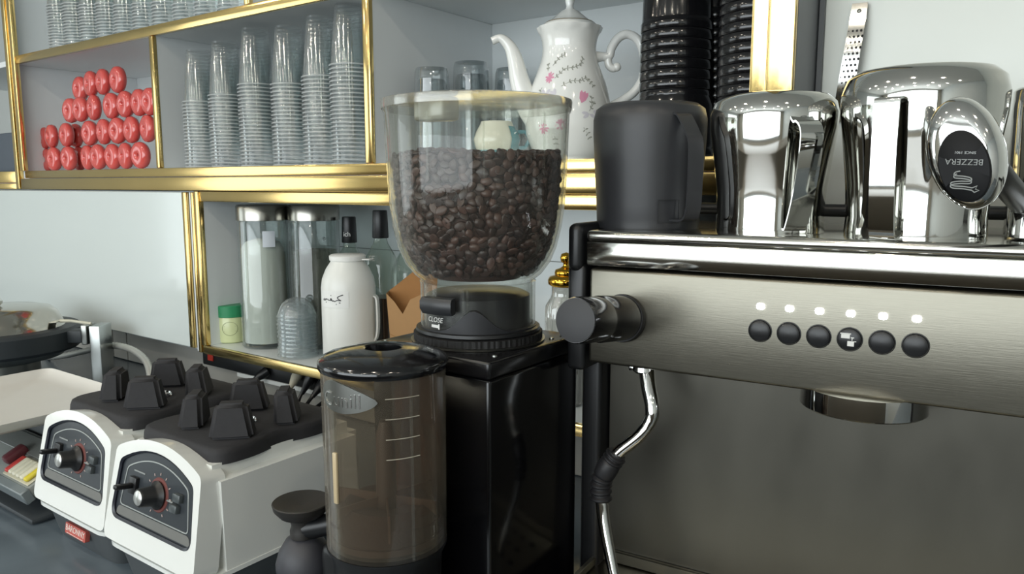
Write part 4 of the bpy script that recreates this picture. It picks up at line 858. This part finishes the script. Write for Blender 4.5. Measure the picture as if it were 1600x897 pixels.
# kraft holder
p = at(640, 500, Y=1.225)
kb = thing('kraft_holder', 'brown kraft paper scoop holder standing beside the grinder neck', 'paper holder', (p.x, 1.225, ZL+.0005), YAW)
kr = M('kraft_paper', '#AD8558', .75, 0, .06, 60); hh = at(640, 425, Y=1.225).z-ZL
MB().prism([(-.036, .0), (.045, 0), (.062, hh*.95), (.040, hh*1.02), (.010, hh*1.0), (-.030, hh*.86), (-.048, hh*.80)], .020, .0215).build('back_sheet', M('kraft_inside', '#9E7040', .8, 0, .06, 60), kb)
MB().prism([(-.036, .0), (.045, 0), (.060, hh*.78), (.035, hh*.80), (.005, hh*.74), (-.012, hh*.60), (-.030, hh*.72), (-.047, hh*.80)], -.0215, -.020).build('front_sheet', kr, kb)
MB().box(-.037, -.035, -.02, .02, 0, .03).add([(-.036, -.0205, 0), (-.036, .0205, 0), (-.048, .0205, hh*.8), (-.0475, -.0205, hh*.8)], [(0, 1, 2, 3)]).build('side_fold', kr, kb)
MB().prism([(p_[0], p_[1]) for p_ in [(-.041, hh*.40), (-.010, hh*.33), (.020, hh*.40), (.052, hh*.50), (.052, hh*.505), (.020, hh*.405), (-.010, hh*.336), (-.041, hh*.406)]], -.0220, -.0214).build('fold_line', M('kraft_fold', '#94693A', .8), kb)
# ribbed glass jar with gold lid
p = at(884, 480, Y=1.22); 
jj = thing('gold_lid_jar', 'ribbed glass jar with a gold knobbed lid half hidden by the machine', 'jar', (p.x, 1.22, ZL+.0005))
zj = lambda py: at(884, py, Y=1.22).z-ZL
MB().lathe([(0, .001), (.032, 0), (.036, .006), (.038, zj(500)), (.037, zj(478)), (.029, zj(465)), (.027, zj(460)), (.027, zj(448)), (.030, zj(444))], 72, rf=lambda a, z: 1+(.05*math.cos(18*a) if z < zj(470) else 0)).build('ribbed_glass', film('ribbed_jar_glass', '#EDEDE8', '#DADAD4', .22, .6, .12, .9, .05, 1.8), jj)
gold = M('polished_gold_lid', '#D9A93E', .15, 1)
zl_ = zj(444)
MB().lathe([(.028, zl_-.004), (.034, zl_), (.0345, zl_+.008), (.031, zl_+.014), (.021, zl_+.017), (.022, zl_+.021), (.0205, zl_+.027), (.012, zl_+.030), (.006, zl_+.034), (.0055, zl_+.039), (.010, zl_+.043), (.0115, zl_+.050), (.009, zl_+.057), (0, zl_+.060)], 40).build('gold_lid', gold, jj, ang=60)
MB().lathe([(0, .003), (.031, .004), (.0345, .008), (.0350, zj(552)), (.02, zj(548)), (0, zj(546))], 36, rf=lambda a, z: 1+.03*math.cos(18*a)).build('dark_contents', M('dark_jar_contents', '#17120E', .5, 0, .4, 60), jj)
# perforated metal strip hanging on the pale panel
a0 = at(1343, 4, Y=1.225); a1 = at(1312, 190, Y=1.225)
sl = thing('perforated_spoon', 'perforated steel spoon handle hanging on the pale wall panel', 'spoon', (a0.x, 1.2375, a1.z))
Hh = a0.z-a1.z; dx = a1.x-a0.x
st = MB(); rowsn = 24; cols = [-1, -.62, -.25, .25, .62, 1]
pth = lambda t: (dx*(t**1.6)*1.0, -.006-.016*math.sin(PI*min(1, t*.9+.05)), Hh*(1-t))
MB().ribbon([pth(i/rowsn) for i in range(rowsn+1)], (1, .10, 0), [.021+.004*(i/rowsn) for i in range(rowsn+1)], .0012).build('strip', M('perforated_steel', '#A2A29F', .14, 1, .05, 20), sl, ang=50)
hd = MB()
for j in range(15):
    t = .24+j*.048; x, y, z = pth(t)
    for i in range(4): hd.ball((x-.0085+i*.0056+(.0028 if j % 2 else 0)-.0008, y-.0004, z), (.0017, .0014, .0019), 8, 5)
hd.build('drilled_holes', M('hole_shadow', '#1A1A1A', .7), sl)['kind'] = 'stuff'
MB().tube([(0, -.001, Hh-.012), (0, -.010, Hh-.012)], .0025, 8).ball((0, -.011, Hh-.012), .0035).build('hanging_pin', steel_g, sl)
